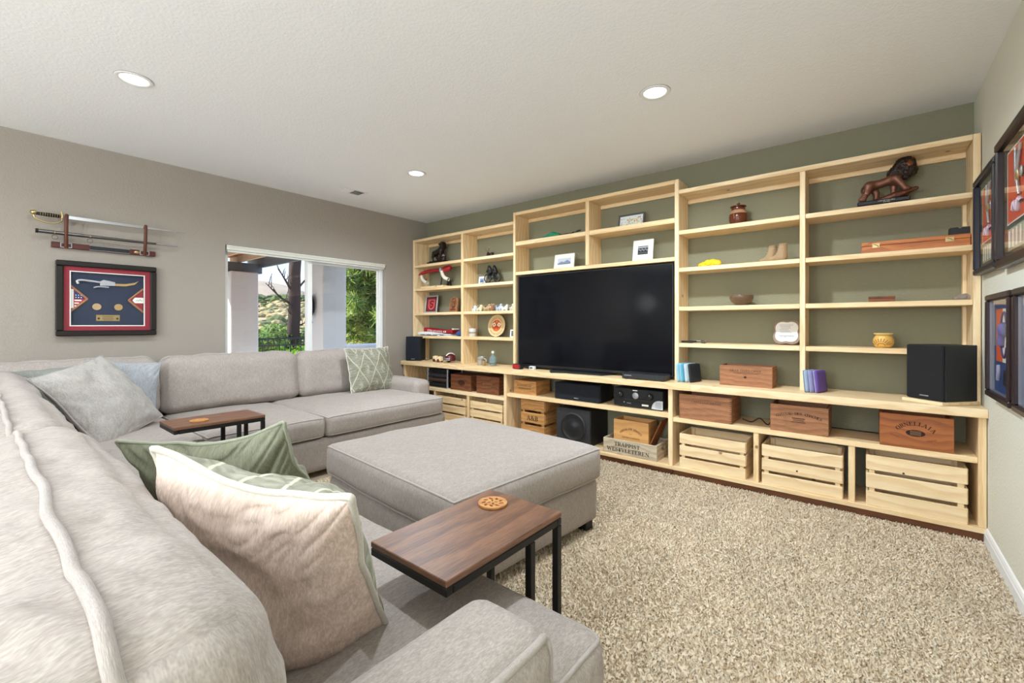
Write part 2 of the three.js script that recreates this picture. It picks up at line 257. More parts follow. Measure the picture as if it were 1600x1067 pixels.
// ---------------------------------------------------------------- room shell
{
  const t = 0.16;
  struct('floor', boxUV(new THREE.BoxGeometry(RX + 2 * t, 0.2, RZ + 2 * t).translate(RX / 2, -0.1, RZ / 2)), M.carpetBase);
  struct('ceiling', boxUV(new THREE.BoxGeometry(RX + 2 * t, 0.2, RZ + 2 * t).translate(RX / 2, RH + 0.1, RZ / 2)), M.ceiling);
  const wallBox = (x0, x1, y0, y1, z0, z1) => boxUV(new THREE.BoxGeometry(x1 - x0, y1 - y0, z1 - z0).translate((x0 + x1) / 2, (y0 + y1) / 2, (z0 + z1) / 2), 1, [0, 0]);
  struct('wall_back', wallBox(-t, RX + t, 0, RH, -t, 0), M.olive);
  struct('wall_right', wallBox(RX, RX + t, 0, RH, 0, RZ), M.sage);
  struct('wall_front', wallBox(-t, RX + t, 0, RH, RZ, RZ + t), M.taupe);
  struct('wall_left', merge([wallBox(-t, 0, 0, RH, 0, WIN.z0), wallBox(-t, 0, 0, RH, WIN.z1, RZ), wallBox(-t, 0, 0, WIN.y0, WIN.z0, WIN.z1), wallBox(-t, 0, WIN.y1, RH, WIN.z0, WIN.z1)]), M.taupe);
  // profiled white baseboard along the right wall
  const prof = [[0, 0], [0.014, 0], [0.014, 0.055], [0.011, 0.062], [0.011, 0.07], [0.006, 0.083], [0, 0.088]];
  const base = (L) => new THREE.ExtrudeGeometry(new THREE.Shape(prof.map(([x, y]) => new THREE.Vector2(x, y))), { depth: L, bevelEnabled: false });
  struct('baseboard_right', base(RZ - 0.36).rotateY(Math.PI).translate(RX, 0, RZ), M.white);
  struct('baseboard_left', base(RZ - 0.5).translate(0, 0, 0.5), M.white);
  struct('baseboard_front', bb(0.02, RX - 0.02, 0, 0.088, RZ - 0.014, RZ), M.white);
}
// window: sliding vinyl unit set into the left wall
{
  const w = new THREE.Group(); w.name = 'window_1'; w.userData.kind = 'structure'; scene.add(w);
  const { z0, z1, y0, y1 } = WIN, zm = 1.62, x0 = -0.125, x1 = -0.07;
  part(w, 'window_frame', merge([bb(x0, x1, y0, y0 + 0.05, z0, z1), bb(x0, x1, y1 - 0.05, y1, z0, z1), bb(x0, x1, y0 + 0.05, y1 - 0.05, z0, z0 + 0.045), bb(x0, x1, y0 + 0.05, y1 - 0.05, z1 - 0.045, z1)]), M.vinyl);
  part(w, 'mullion', bb(x0 - 0.005, x1 + 0.01, y0 + 0.05, y1 - 0.05, zm, zm + 0.05), M.vinyl);
  part(w, 'sash', merge([bb(-0.11, -0.078, y0 + 0.05, y0 + 0.085, z0 + 0.045, zm), bb(-0.11, -0.078, y1 - 0.085, y1 - 0.05, z0 + 0.045, zm), bb(-0.11, -0.078, y0 + 0.085, y1 - 0.085, z0 + 0.045, z0 + 0.075)]), M.vinyl);
  part(w, 'pane', new THREE.PlaneGeometry(zm - z0 - 0.075, y1 - y0 - 0.17).rotateY(Math.PI / 2).translate(-0.094, (y0 + y1) / 2, (z0 + 0.075 + zm) / 2), M.glass);
  part(w, 'pane', new THREE.PlaneGeometry(z1 - zm - 0.095, y1 - y0 - 0.1).rotateY(Math.PI / 2).translate(-0.104, (y0 + y1) / 2, (z1 - 0.045 + zm + 0.05) / 2), M.glass);
  part(w, 'sill', bb(-0.07, 0.012, y0 - 0.02, y0 + 0.004, z0 - 0.01, z1 + 0.01), M.vinyl);
  const b = thing('roller_blind', 'cream roller blind pulled right up, its cassette filling the top of the window', 'blind', [0, 0, 0]);
  part(b, 'cassette', bb(-0.055, 0.004, 1.978, 2.012, z0 + 0.012, z1 - 0.012, 0.004, 2), M.blind);
  part(b, 'top_rail', bb(-0.06, 0.01, 2.012, 2.024, z0 + 0.01, z1 - 0.01, 0.003, 2), M.vinyl);
  part(b, 'hem_bar', bb(-0.04, -0.005, 1.962, 1.976, z0 + 0.02, z1 - 0.02, 0.004, 2), M.vinyl);
}
// ---------------------------------------------------------------- lamps
{
  const glow = std(0xffffff, 0.6, { emissive: new THREE.Color(0.97, 0.985, 1), emissiveIntensity: 3 });
  const spots = [[1.53, 3.47, 4.4, 'recessed ceiling downlight nearest the wall with the sword rack'], [3.834, 1.41, 10.5, 'recessed ceiling downlight in front of the bare end of the shelf wall, above the carpet'], [1.53, 1.41, 9.6, 'recessed ceiling downlight near the window corner, beside the air vent'],
    [3.834, 3.47, 3.4, 'unseen recessed ceiling downlight above the near side table'], [1.53, 5.53, 3, 'unseen recessed ceiling downlight behind the sofa on the window side'], [3.834, 5.53, 3, 'unseen recessed ceiling downlight behind the sofa on the framed wall side']];  // this row is out of view, set to light the sofa and rear
  const ring = lathe([[0.066, 0], [0.07, -0.006], [0.088, -0.005], [0.092, 0], [0.066, 0]], 40), disc = lathe([[0, -0.002], [0.05, -0.0025], [0.066, -0.001], [0.066, 0.004], [0, 0.004]], 40);
  for (const [x, z, cd, l] of spots) {
    const o = thing('recessed_light', l, 'light', [x, RH, z], 0, 'recessed ceiling downlights');
    part(o, 'trim_ring', ring, M.white); part(o, 'diffuser', disc, glow);
    const s = new THREE.SpotLight(COOL, cd, 0, 1.46, 0.5, 2); s.position.set(x, RH - 0.012, z); s.target.position.set(x, 0, z); s.castShadow = true; s.shadow.radius = 3; s.shadow.bias = -0.0005;
    scene.add(s, s.target);
  }
  // ceiling fan with an opal globe, out of view in the rear, lights the ceiling
  const f = thing('unseen_ceiling_fan', 'dark ceiling fan with an opal light globe, out of view in the rear of the room', 'fan', [3.3, RH, 6.6]);
  part(f, 'rod', rod([0, 0, 0], [0, -0.18, 0], 0.012, 0.012), M.blackMetal); part(f, 'motor', lathe([[0, -0.16], [0.08, -0.17], [0.1, -0.2], [0.1, -0.25], [0.06, -0.28], [0, -0.28]]), M.blackMetal);
  for (let k = 0; k < 5; k++) part(f, 'blade', bb(0.09, 0.6, -0.232, -0.225, -0.06, 0.06, 0.002).rotateX(0.2 * 0).rotateY(k * Math.PI * 2 / 5), M.darkbox);
  part(f, 'globe', new THREE.SphereGeometry(0.085, 24, 16).translate(0, -0.35, 0), std(0xffffff, 0.5, { emissive: new THREE.Color(1, 0.95, 0.87), emissiveIntensity: 3 }));
  const p = new THREE.PointLight(COOL, FAN_CANDELA); p.position.set(3.3, RH - 0.35, 6.6); p.shadow.radius = 4; p.castShadow = true; scene.add(p);
  // added paper lanterns: fill lamps behind the camera that brighten the ceiling
  const paper = std(0xffffff, 0.8, { emissive: new THREE.Color(0.95, 0.975, 1), emissiveIntensity: 1.2 });
  for (const [x, z, y, cd, l] of [[0.7, 6.6, 1.75, 1.8, 'added round paper fill lantern in the rear corner on the window side'], [2.9, 7.0, 1.6, 7.2, 'added round paper fill lantern against the middle of the rear wall'], [4.9, 6.2, 1.55, 6.5, 'added round paper fill lantern in the rear beside the framed wall']]) {
    const o = thing('added_fill_lantern', l, 'fill_lamp', [x, 0, z], 0, 'added paper fill lanterns'); part(o, 'base', lathe([[0, 0], [0.13, 0], [0.13, 0.012], [0.02, 0.025], [0, 0.025]], 32), M.blackMetal); part(o, 'pole', rod([0, 0.02, 0], [0, y - 0.19, 0], 0.011, 0.011), M.blackMetal);
    part(o, 'shade', new THREE.SphereGeometry(0.2, 32, 20).translate(0, y, 0), paper); const q = new THREE.PointLight(COOL, cd); q.position.set(x, y, z); q.shadow.radius = 9; q.castShadow = true; scene.add(q); }
  // air vent in the ceiling
  const v = thing('ceiling_vent', 'small white louvred air vent in the ceiling above the window', 'vent', [0.545, RH, 1.485]);
  part(v, 'frame', merge([bb(-0.09, 0.09, -0.006, 0, 0.115, 0.14), bb(-0.09, 0.09, -0.006, 0, -0.14, -0.115), bb(-0.09, -0.068, -0.006, 0, -0.115, 0.115), bb(0.068, 0.09, -0.006, 0, -0.115, 0.115)]), M.white);
  for (let k = 0; k < 11; k++) part(v, 'slat', bevelBox(0.136, 0.0015, 0.017, 0.0004).rotateX(k < 6 ? 0.6 : -0.6).translate(0, -0.006, -0.105 + k * 0.021), M.white);
  part(v, 'duct', bb(-0.068, 0.068, -0.0012, 0, -0.115, 0.115, 0.0003), std(0x55524e, 0.9));
}
// ---------------------------------------------------------------- outside
{
  const ground = std(0xbfae8c, 1, { map: T.patch }), scrub = std(0xb3a283, 1, { map: T.patch }), stucco = std(0xe6e7e8, 0.9, { bumpMap: T.plaster, bumpScale: 0.002 }), iron = std(0x1b1a1a, 0.5), timber = std(0xc7b296, 0.8), deck = std(0x8b8680, 0.8), slate = std(0x6f7986, 0.6);
  const bark = std(0x4a3c36, 0.95, { map: T.patch }), paleBark = std(0x8f857c, 0.9);
  const stuff = (o) => { o.userData.kind = 'stuff'; return o; };
  struct('patio', bb(-3.2, -0.16, -0.12, -0.02, -3, 8, 0.004), std(0xcfcac2, 0.9));
  { // ground falling away and rising to the hills
    const PL = [[0, -0.3], [4, -0.3], [8, 0.15], [20, 1.6], [40, 2.8], [80, 5.2], [160, 9], [260, 12]], hgt = (x, z) => { const d = -x; let k = 0; while (k < PL.length - 2 && d > PL[k + 1][0]) k++; const t = clamp((d - PL[k][0]) / (PL[k + 1][0] - PL[k][0]), 0, 1); return lerp(PL[k][1], PL[k + 1][1], t) + (n3(x * 0.05, z * 0.05, 1) * 0.5 + n3(x * 0.16, z * 0.16, 3) * 0.2) * sst(10, 50, d); };
    const g = new THREE.PlaneGeometry(200, 240, 130, 150).rotateX(-Math.PI / 2).translate(-103.2, 0, -40), p = g.attributes.position; for (let i = 0; i < p.count; i++) p.setY(i, hgt(p.getX(i), p.getZ(i))); g.computeVertexNormals(); boxUV(g, 0, [0, 0]); struct('meadow', g, ground);
    const h2 = new THREE.PlaneGeometry(160, 420, 60, 140).rotateX(-Math.PI / 2).translate(-330, 0, -120), q = h2.attributes.position; for (let i = 0; i < q.count; i++) { const X = q.getX(i), Z = q.getZ(i), d = (-250 - X) / 100; q.setY(i, 4 + sst(-0.1, 0.8, d) * (19 + 9 * Math.exp(-(((Z + 133) / 26) ** 2)) + 4 * n3(Z * 0.03, X * 0.03, 2)) + 1.5 * n3(X * 0.09, Z * 0.09, 4)); } h2.computeVertexNormals(); boxUV(h2, 0, [0, 0]); struct('distant_hill', h2, std(0xb9aa96, 1, { map: T.patch }));
    // scrub and dark shrubs on the slope
    const rg = rng(77), lump = (() => { const g0 = new THREE.IcosahedronGeometry(1, 2), pp = g0.attributes.position, v = V(); for (let i = 0; i < pp.count; i++) { v.fromBufferAttribute(pp, i); v.multiplyScalar(1 + 0.35 * n3(v.x * 2.2, v.y * 2.2, v.z * 2.2)); pp.setXYZ(i, v.x, v.y * 0.75, v.z); } g0.computeVertexNormals(); return clean(g0); })();
    const N = 2600, im = new THREE.InstancedMesh(lump, std(0xffffff, 1), N), m = new THREE.Matrix4(), qn = new THREE.Quaternion();
    for (let i = 0; i < N; i++) { const row = rg() < 0.2, d = row ? 75 + rg() * 40 : 12 + Math.pow(rg(), 1.4) * 120, z = 4 - d * (0.05 + rg() * 1.05), s = row ? 1.0 + rg() * 1.1 : 0.14 + rg() * (0.2 + d * 0.006); qn.setFromEuler(new THREE.Euler(0, rg() * 6.28, 0)); m.compose(V(-d, hgt(-d, z) + s * 0.25, z), qn, V(s, s * (0.6 + rg() * 0.4), s)); im.setMatrixAt(i, m); const k = row ? 0.9 : rg() * 0.85; im.setColorAt(i, new THREE.Color(k < 0.55 ? 0xa3946c : k < 0.75 ? 0x80845a : 0x5b683f).multiplyScalar(0.8 + rg() * 0.4)); }
    im.name = 'hillside_scrub'; im.userData = { label: 'dry scrub and dark shrubs dotted over the hillside', category: 'scrub', kind: 'stuff' }; scene.add(shadows(im));
  }
  const stuccoCol = (name, label, x0, x1, y1, z0, z1) => solo(name, label, name.includes('wall') ? 'wall' : 'column', bb(x0, x1, -0.05, y1, z0, z1, 0.012, 1), stucco);
  stuccoCol('patio_column', 'white stucco patio column under the corner of the timber roof', -2.75, -2.3, 2.03, 1.33, 1.70);
  stuccoCol('stucco_pillar', 'broad white stucco pillar close outside the window, beside the lantern', -1.75, -1.2, 2.9, 0.535, 0.90);
  stuccoCol('stucco_wall', 'low white stucco wall running from the pillar in front of the pine', -1.6, -1.2, 0.935, -2.6, 0.53);
  { const l = thing('wall_lantern', 'dark oval lantern mounted on the shaded side of the stucco pillar', 'lantern', [-1.46, 1.52, 0.905]); part(l, 'lamp_body', lathe([[0, -0.17], [0.05, -0.14], [0.085, -0.05], [0.085, 0.06], [0.05, 0.15], [0, 0.17]], 20).scale(1, 1, 0.55).translate(0, 0, 0.05), iron); part(l, 'bracket', bb(-0.02, 0.02, -0.1, 0.02, 0, 0.03), iron); part(l, 'tail', rod([0, -0.16, 0.04], [0.03, -0.25, 0.03], 0.012, 0.004), iron); }
  { // timber patio cover: deck on rafters that run out to an edge beam
    const r = thing('patio_cover', 'timber patio roof with pale rafters and a grey edge beam above the window', 'patio roof', [0, 0, 0]);
    part(r, 'added_shade_deck', bb(-3.0, -0.16, 2.31, 2.34, 1.2, 6.4, 0.004), deck);
    part(r, 'added_shade_deck', bb(-2.0, -0.17, 2.31, 2.338, 0.55, 1.199, 0.004), deck);  // added deck strip, mostly hidden, keeps the sun off the stucco pillar
    for (let k = 0; k < 14; k++) part(r, 'rafter', bb(-2.9, -0.17, 2.19, 2.289, 1.5 + k * 0.34 - 0.018, 1.5 + k * 0.34 + 0.018, 0.003), timber);
    part(r, 'edge_beam', bb(-2.62, -2.5, 2.04, 2.185, 1.2, 6.4, 0.004, 2), slate); part(r, 'fascia', bb(-3.0, -0.17, 2.13, 2.309, 1.2, 1.24, 0.004), slate);
    for (let k = 0; k < 8; k++) part(r, 'roof_board', bb(-2.9 + k * 0.34, -2.9 + k * 0.34 + 0.3, 2.29, 2.309, 1.25, 6.3, 0.002, 2), wood(T.cedar, 0.8));
    part(r, 'post_cap', bb(-2.5, -2.46, 1.95, 2.1, 1.76, 1.8, 0.003, 1), M.white); }
  { // iron railing beyond the patio
    const f = thing('iron_railing', 'black iron railing with square pickets along the garden edge', 'railing', [-4.5, -0.1, 0]), L0 = -0.75, L1 = 0.75, top = 1.08;
    part(f, 'top_rail', bb(-0.02, 0.02, top - 0.035, top, L0, L1, 0.003, 2), iron); part(f, 'rail', bb(-0.015, 0.015, top - 0.17, top - 0.14, L0, L1, 0.003, 2), iron); part(f, 'bottom_rail', bb(-0.015, 0.015, 0.08, 0.11, L0, L1, 0.003, 2), iron);
    for (let z = L1; z > L0; z -= 1.4) part(f, 'post', bb(-0.03, 0.03, -0.1, top + 0.03, z - 0.03, z + 0.03, 0.003, 1), iron);
    const pk = bb(-0.008, 0.008, 0.08, top - 0.02, -0.008, 0.008, 0.001, 1); for (let z = L1 - 0.11; z > L0; z -= 0.11) part(f, 'picket', pk, iron, [0, 0, z]);
  }
  const leafMat = (hex) => new THREE.MeshPhysicalMaterial({ color: hex, roughness: 1, transmission: 0.4, thickness: 0, side: THREE.DoubleSide });
  // foliage: instanced leaves gathered round clump centres
  function foliage(parent, geo, mat, clumps, n, size, seed, hexes, droop = 0) {
    const R = rng(seed), im = new THREE.InstancedMesh(geo, mat, n), m = new THREE.Matrix4(), q = new THREE.Quaternion();
    for (let i = 0; i < n; i++) { const c = clumps[Math.floor(R() * clumps.length)], a = R() * 6.283, b = Math.acos(2 * R() - 1), r = c[3] * Math.pow(R(), 0.45); q.setFromEuler(new THREE.Euler(R() * 6.28, R() * 6.28, R() * 6.28)); const s = size * (0.6 + R() * 0.8); m.compose(V(c[0] + r * Math.sin(b) * Math.cos(a), c[1] + r * Math.cos(b) * 0.8 - droop * R(), c[2] + r * Math.sin(b) * Math.sin(a)), q, V(s, s, s)); im.setMatrixAt(i, m); im.setColorAt(i, new THREE.Color(hexes[Math.floor(R() * hexes.length)]).multiplyScalar(1.0 + R() * 0.7)); }
    im.name = 'foliage'; im.userData.kind = 'stuff'; parent.add(shadows(im)); return im;
  }
  const leaf = clean(new THREE.PlaneGeometry(1, 0.55, 2, 1)); { const p = leaf.attributes.position; for (let i = 0; i < p.count; i++) if (Math.abs(p.getX(i)) > 0.4) p.setY(i, p.getY(i) * 0.15); else p.setZ(i, 0.12); leaf.computeVertexNormals(); }
  const needles = merge(Array.from({ length: 7 }, (_, k) => xf(new THREE.PlaneGeometry(0.11, 1).translate(0, 0.5, 0).applyMatrix4(new THREE.Matrix4().makeRotationX(0.4 + (k % 3) * 0.4)), [0, 0, 0], [0, k * 0.9, 0])));
  { // dark trunk with mostly bare boughs
    const t = thing('bare_tree', 'dark rough tree trunk with bare twisting boughs just beyond the railing', 'tree', [-5, -0.3, -0.42]), g = [];
    const R = rng(5), trunk = new THREE.CylinderGeometry(0.105, 0.135, 5, 20, 60).translate(0, 2.5, 0), p = trunk.attributes.position; for (let i = 0; i < p.count; i++) { const x = p.getX(i), y = p.getY(i), z = p.getZ(i), a = Math.atan2(z, x), r = 1 + 0.12 * n3(Math.cos(a) * 2.5, y * 1.2, Math.sin(a) * 2.5) + 0.08 * n3(Math.cos(a) * 9, y * 3, Math.sin(a) * 9), off = 0.05 * Math.sin(y * 1.7) + 0.03 * Math.sin(y * 3.1); p.setXYZ(i, x * r, y, z * r + off); } smoothNormals(trunk); part(t, 'trunk', clean(trunk), bark);
    const bough = (y, dz, dx, up, r) => { const at = (s) => [dx * s + 0.03 * n3(s * 4, y * 3, 1), y + up * (0.35 * s + 0.65 * s * s) + 0.06 * n3(s * 3, y * 5, 7), dz * s + 0.05 * n3(s * 4, y * 7, 3)], P = [0, 0.25, 0.5, 0.75, 1].map(at); for (let i = 0; i < 4; i++) g.push(rod(P[i], P[i + 1], r * (1 - i * 0.2), r * (0.8 - i * 0.2), 6)); for (let i = 0; i < 7; i++) { const b = at(0.3 + i * 0.1), e = [b[0] + (R() - 0.5) * 0.3, b[1] + 0.05 + R() * 0.3, b[2] + (R() - 0.35) * dz * 0.7], m = [(b[0] + e[0]) / 2, (b[1] + e[1]) / 2 + 0.03, (b[2] + e[2]) / 2]; g.push(rod(b, m, r * 0.3, r * 0.22, 5), rod(m, e, r * 0.22, r * 0.1, 5)); } };
    bough(2.0, 0.6, 0.05, 0.42, 0.032); bough(2.3, 0.42, 0.2, 0.5, 0.034); bough(2.35, -0.5, 0.1, 0.5, 0.03); bough(1.75, 0.2, 0.1, 0.16, 0.02); bough(1.5, -0.28, 0.1, 0.2, 0.024); bough(2.05, -0.3, 0.1, 0.06, 0.02); bough(1.25, -0.3, 0.05, 0.04, 0.02);
    part(t, 'boughs', merge(g), bark); }
  { // pine filling the view right of the pillar
    const t = thing('pine_tree', 'dense green pine with drooping boughs behind the low stucco wall', 'tree', [-6.2, -0.3, -3.5]), R = rng(15), cl = [], g = [];
    part(t, 'trunk', clean(new THREE.CylinderGeometry(0.07, 0.16, 6.5, 10).translate(0, 3.25, 0)), bark);
    for (let k = 0; k < 90; k++) { const y = 1.2 + R() * 4.6, a = R() * 6.283, L = (1.0 + R() * 0.9) * (1 - y / 10); const e = [Math.cos(a) * L, y + 0.25 - R() * 0.4, Math.sin(a) * L]; g.push(tube([[0, y, 0], [e[0] * 0.5, y + 0.12, e[2] * 0.5], e], 0.014, 8, 4)); for (let i = 1; i <= 4; i++) cl.push([e[0] * i / 4, lerp(y, e[1], i / 4), e[2] * i / 4, 0.2]); }
    part(t, 'boughs', merge(g), paleBark); foliage(t, needles, leafMat(0xffffff), cl, 8000, 0.2, 16, [0x6f8a35, 0x8aa043, 0x5a7434, 0x9aa95a, 0x4b6433], 0.1); }
  const bush = (pos, r, label, hexes, seed, n = 2200, size = 0.09) => { const t = thing('bush', label, 'bush', pos), R = rng(seed), cl = [], g = []; for (let k = 0; k < 16; k++) { const a = R() * 6.283, d = r * 0.65 * Math.sqrt(R()); cl.push([Math.cos(a) * d, r * (0.45 + R() * 0.8), Math.sin(a) * d, r * 0.38]); g.push(tube([[0, 0, 0], [Math.cos(a) * d * 0.4, r * 0.4, Math.sin(a) * d * 0.4], [Math.cos(a) * d, r * 0.9, Math.sin(a) * d]], 0.008, 6, 4)); } part(t, 'stems', merge(g), bark); foliage(t, leaf, leafMat(0xffffff), cl, n, size, seed + 1, hexes); };
  bush([-5.5, -0.25, 0.12], 1.02, 'dark green rounded bush behind the railing, beside the patio column', [0x5d7a3c, 0x7b964f, 0x48632f], 31, 4600);
  bush([-5.05, -0.25, -0.25], 0.86, 'bright yellow-green bush behind the railing, left of the tree trunk', [0xb0d84a, 0xc8e860, 0x90c238], 41, 5200);
  bush([-6.3, -0.2, -1.15], 0.62, 'yellow-green leafy bush behind the bare trunk', [0xa8c650, 0xc2d070, 0x8bb040], 51, 2600);
  bush([-6.2, -0.3, -3.2], 0.78, 'olive shrub below the pine behind the stucco wall', [0x9ca058, 0xb3ac6c, 0x87903f], 61, 3600);
  bush([-6.0, -0.3, 1.6], 0.8, 'green bush left of the patio column', [0x7d9a45, 0x94b055, 0x5f7a38], 71, 1800);
}

// ---------------------------------------------------------------- built-in shelving
const CT = 0.768, SH = { A: 2.053, B: 1.736, C: 1.407, D: 1.10, E: CT };     // board tops of the side shelves
{
  const zu = 0.26, zb = 0.42, th = 0.034, pm = () => (rand() < 0.5 ? M.pine : M.pine2);
  const board = (o, name, x0, x1, y0, y1, z0, z1, grain) => part(o, name, bb(x0, x1, y0, y1, z0, z1, 0.0025, grain), pm());
  const L = thing('shelf_unit', 'pine open shelf unit between the window corner and the television, two bays wide', 'shelves');
  board(L, 'top_board', 0.016, 1.777, 2.365, 2.399, 0, zu, 0);
  board(L, 'upright', 0.016, 0.055, CT, 2.364, 0, zu, 1); board(L, 'upright', 0.952, 0.99, CT, 2.364, 0, zu, 1);
  for (const y of [SH.A, SH.B, SH.C, SH.D]) { board(L, 'shelf', 0.056, 0.951, y - th, y, 0.002, zu - 0.003, 0); board(L, 'shelf', 0.991, 1.777, y - th, y, 0.002, zu - 0.003, 0); }
  board(L, 'cleat', 0.056, 0.951, 2.33, 2.364, 0.002, 0.022, 0); board(L, 'cleat', 0.991, 1.777, 2.33, 2.364, 0.002, 0.022, 0);
  const C = thing('shelf_unit', 'taller pine shelf unit framing the television, four bays above the screen', 'shelves');
  board(C, 'top_board', 1.812, 3.561, 2.458, 2.492, 0, zu, 0);
  board(C, 'upright', 1.779, 1.811, CT, 2.492, 0, zu, 1); board(C, 'upright', 3.562, 3.597, CT, 2.492, 0, zu, 1); board(C, 'upright', 2.692, 2.732, 1.831, 2.457, 0, zu, 1);
  for (const [a, b] of [[1.812, 2.691], [2.733, 3.561]]) { board(C, 'shelf', a, b, 2.122, 2.166, 0.002, zu - 0.003, 0); board(C, 'cleat', a, b, 2.42, 2.457, 0.002, 0.022, 0); }
  board(C, 'shelf', 1.812, 3.561, 1.795, 1.83, 0.002, zu - 0.002, 0);
  const R = thing('shelf_unit', 'pine open shelf unit right of the television with a lion statue at the top', 'shelves');
  board(R, 'top_board', 3.598, 5.345, 2.363, 2.397, 0, zu, 0); board(R, 'upright', 4.466, 4.5, CT, 2.362, 0, zu - 0.001, 1); board(R, 'upright', 5.346, 5.379, CT, 2.397, 0, zu, 1);
  for (const y of [SH.A - 0.003, SH.B - 0.005, SH.C - 0.007, SH.D - 0.01]) { board(R, 'shelf', 3.598, 4.465, y - th, y, 0.002, zu - 0.003, 0); board(R, 'shelf', 4.501, 5.345, y - th, y, 0.002, zu - 0.003, 0); }
  board(R, 'cleat', 3.598, 4.465, 2.325, 2.362, 0.002, 0.022, 0); board(R, 'cleat', 4.501, 5.345, 2.325, 2.362, 0.002, 0.022, 0); board(R, 'cleat', 5.325, 5.345, CT, 2.04, 0.002, 0.05, 1);
  // the long top: three glued planks end to end, and two across
  const W = thing('countertop', 'long pine countertop running under the television and along the whole shelf wall', 'countertop');
  for (const [a, b] of [[0.0, 1.9], [1.9, 3.75], [3.75, 5.382]]) { board(W, 'plank', a, b, CT - 0.052, CT, 0.225, 0.45, 0); board(W, 'plank', a, b, CT - 0.052, CT - 0.0004, 0.0, 0.224, 0); }
  // base cabinets
  const base = (label, x0, x1, verts, mid, midT, divs) => {
    const o = thing('base_cabinet', label, 'cabinet'); board(o, 'bottom_board', x0, x1, 0.052, 0.083, 0.0, zb + 0.005, 0); part(o, 'toe_kick', bb(x0 + 0.002, x1 - 0.002, 0, 0.0515, 0.385, 0.405, 0.002, 0), M.toe);
    for (const [a, b] of verts) board(o, 'upright', a, b, 0.083, CT - 0.053, 0.0, zb, 1);
    for (const [a, b] of mid) board(o, 'shelf', a, b, midT - 0.036, midT, 0.0, zb - 0.006, 0);
    for (const [a, b] of divs) board(o, 'divider', a, b, 0.083, midT - 0.037, 0.02, zb - 0.012, 1);
  };
  base('low pine base cabinet at the window end holding dark boxes and two slatted crates', 0.02, 1.776, [[0.02, 0.055]], [[0.056, 1.776]], 0.455, [[0.62, 0.65], [1.2, 1.232]]);
  base('low pine base cabinet under the television holding the receiver and speakers', 1.777, 3.6, [[1.777, 1.815], [3.563, 3.6]], [[1.816, 3.562]], 0.507, []);
  base('low pine base cabinet at the right end with three slatted pine crates', 3.601, 5.385 - 0.004, [[5.346, 5.38]], [[3.601, 5.345]], 0.483, [[4.192, 4.227], [4.752, 4.787]]);
}

// ---------------------------------------------------------------- boxes and crates
// open wooden box: x centre, base y, front z; w h d
function openBox(name, label, mat, x, y, zf, w, h, d, o = {}) {
  const t = thing(name, label, 'box', [x, y, zf - d / 2], 0, o.group), k = 0.012, parts = [['front_panel', -w / 2, w / 2, 0, h, d / 2 - k, d / 2, 0], ['back_panel', -w / 2, w / 2, 0, h, -d / 2, -d / 2 + k, 0], ['side_panel', -w / 2, -w / 2 + k, 0, h, -d / 2 + k, d / 2 - k, 2], ['side_panel', w / 2 - k, w / 2, 0, h, -d / 2 + k, d / 2 - k, 2], ['bottom_panel', -w / 2 + k, w / 2 - k, 0, k, -d / 2 + k, d / 2 - k, 0]];
  for (const [n, a, b, c, e, f, g, gr] of parts) part(t, n, bb(a, b, c, e, f, g, 0.0015, gr), mat);
  if (o.lid) part(t, 'lid', bb(-w / 2, w / 2, h, h + 0.01, -d / 2, d / 2, 0.0015, 0), mat);
  if (o.print) part(t, 'lettering', sheet(w * 0.96, h * 0.94, [0, h / 2, d / 2 + 0.0008]), o.print);
  if (o.dovetail) for (let i = 0; i < 12; i++) part(t, 'finger_joint', bb(w / 2 - 0.013, w / 2 + 0.001, h * (i + 0.1) / 12, h * (i + 0.55) / 12, d / 2 - 0.012, d / 2 + 0.0008, 0.0006), M.darkbox), part(t, 'finger_joint', bb(-w / 2 - 0.001, -w / 2 + 0.007, h * (i + 0.1) / 12, h * (i + 0.55) / 12, d / 2 - 0.012, d / 2 + 0.0008, 0.0006), M.darkbox);
  return t;
}
const ink = (a) => `rgba(40,20,10,${a})`;
openBox('wine_box', 'brown wooden wine box with faded lettering and finger-jointed corners, above a slatted crate', M.winebox, 3.845, 0.484, 0.40, 0.395, 0.198, 0.3, { dovetail: true, print: printMat(512, 256, (x) => { x.fillStyle = ink(0.55); x.font = 'bold 34px serif'; x.fillText('CASTELLO BRUNI', 270, 66); x.fillStyle = ink(0.25); x.font = '22px serif'; x.fillText('RISERVA', 256, 160); }) });
openBox('wine_box', 'brown wooden wine box with arched lettering, between the two others on the lower right shelf', M.winebox, 4.473, 0.484, 0.40, 0.345, 0.192, 0.3, { print: printMat(512, 288, (x) => { x.fillStyle = ink(0.75); x.font = 'bold 40px serif'; arcText(x, 'CHÂTEAU DES CHAUMES', 256, 620, 540, -0.38, 0.38); x.fillStyle = ink(0.5); x.fillRect(196, 126, 120, 14); x.fillRect(206, 148, 100, 12); x.fillRect(190, 170, 130, 10); x.font = '20px serif'; x.fillText('APPELLATION CONTRÔLÉE', 256, 216); }) });
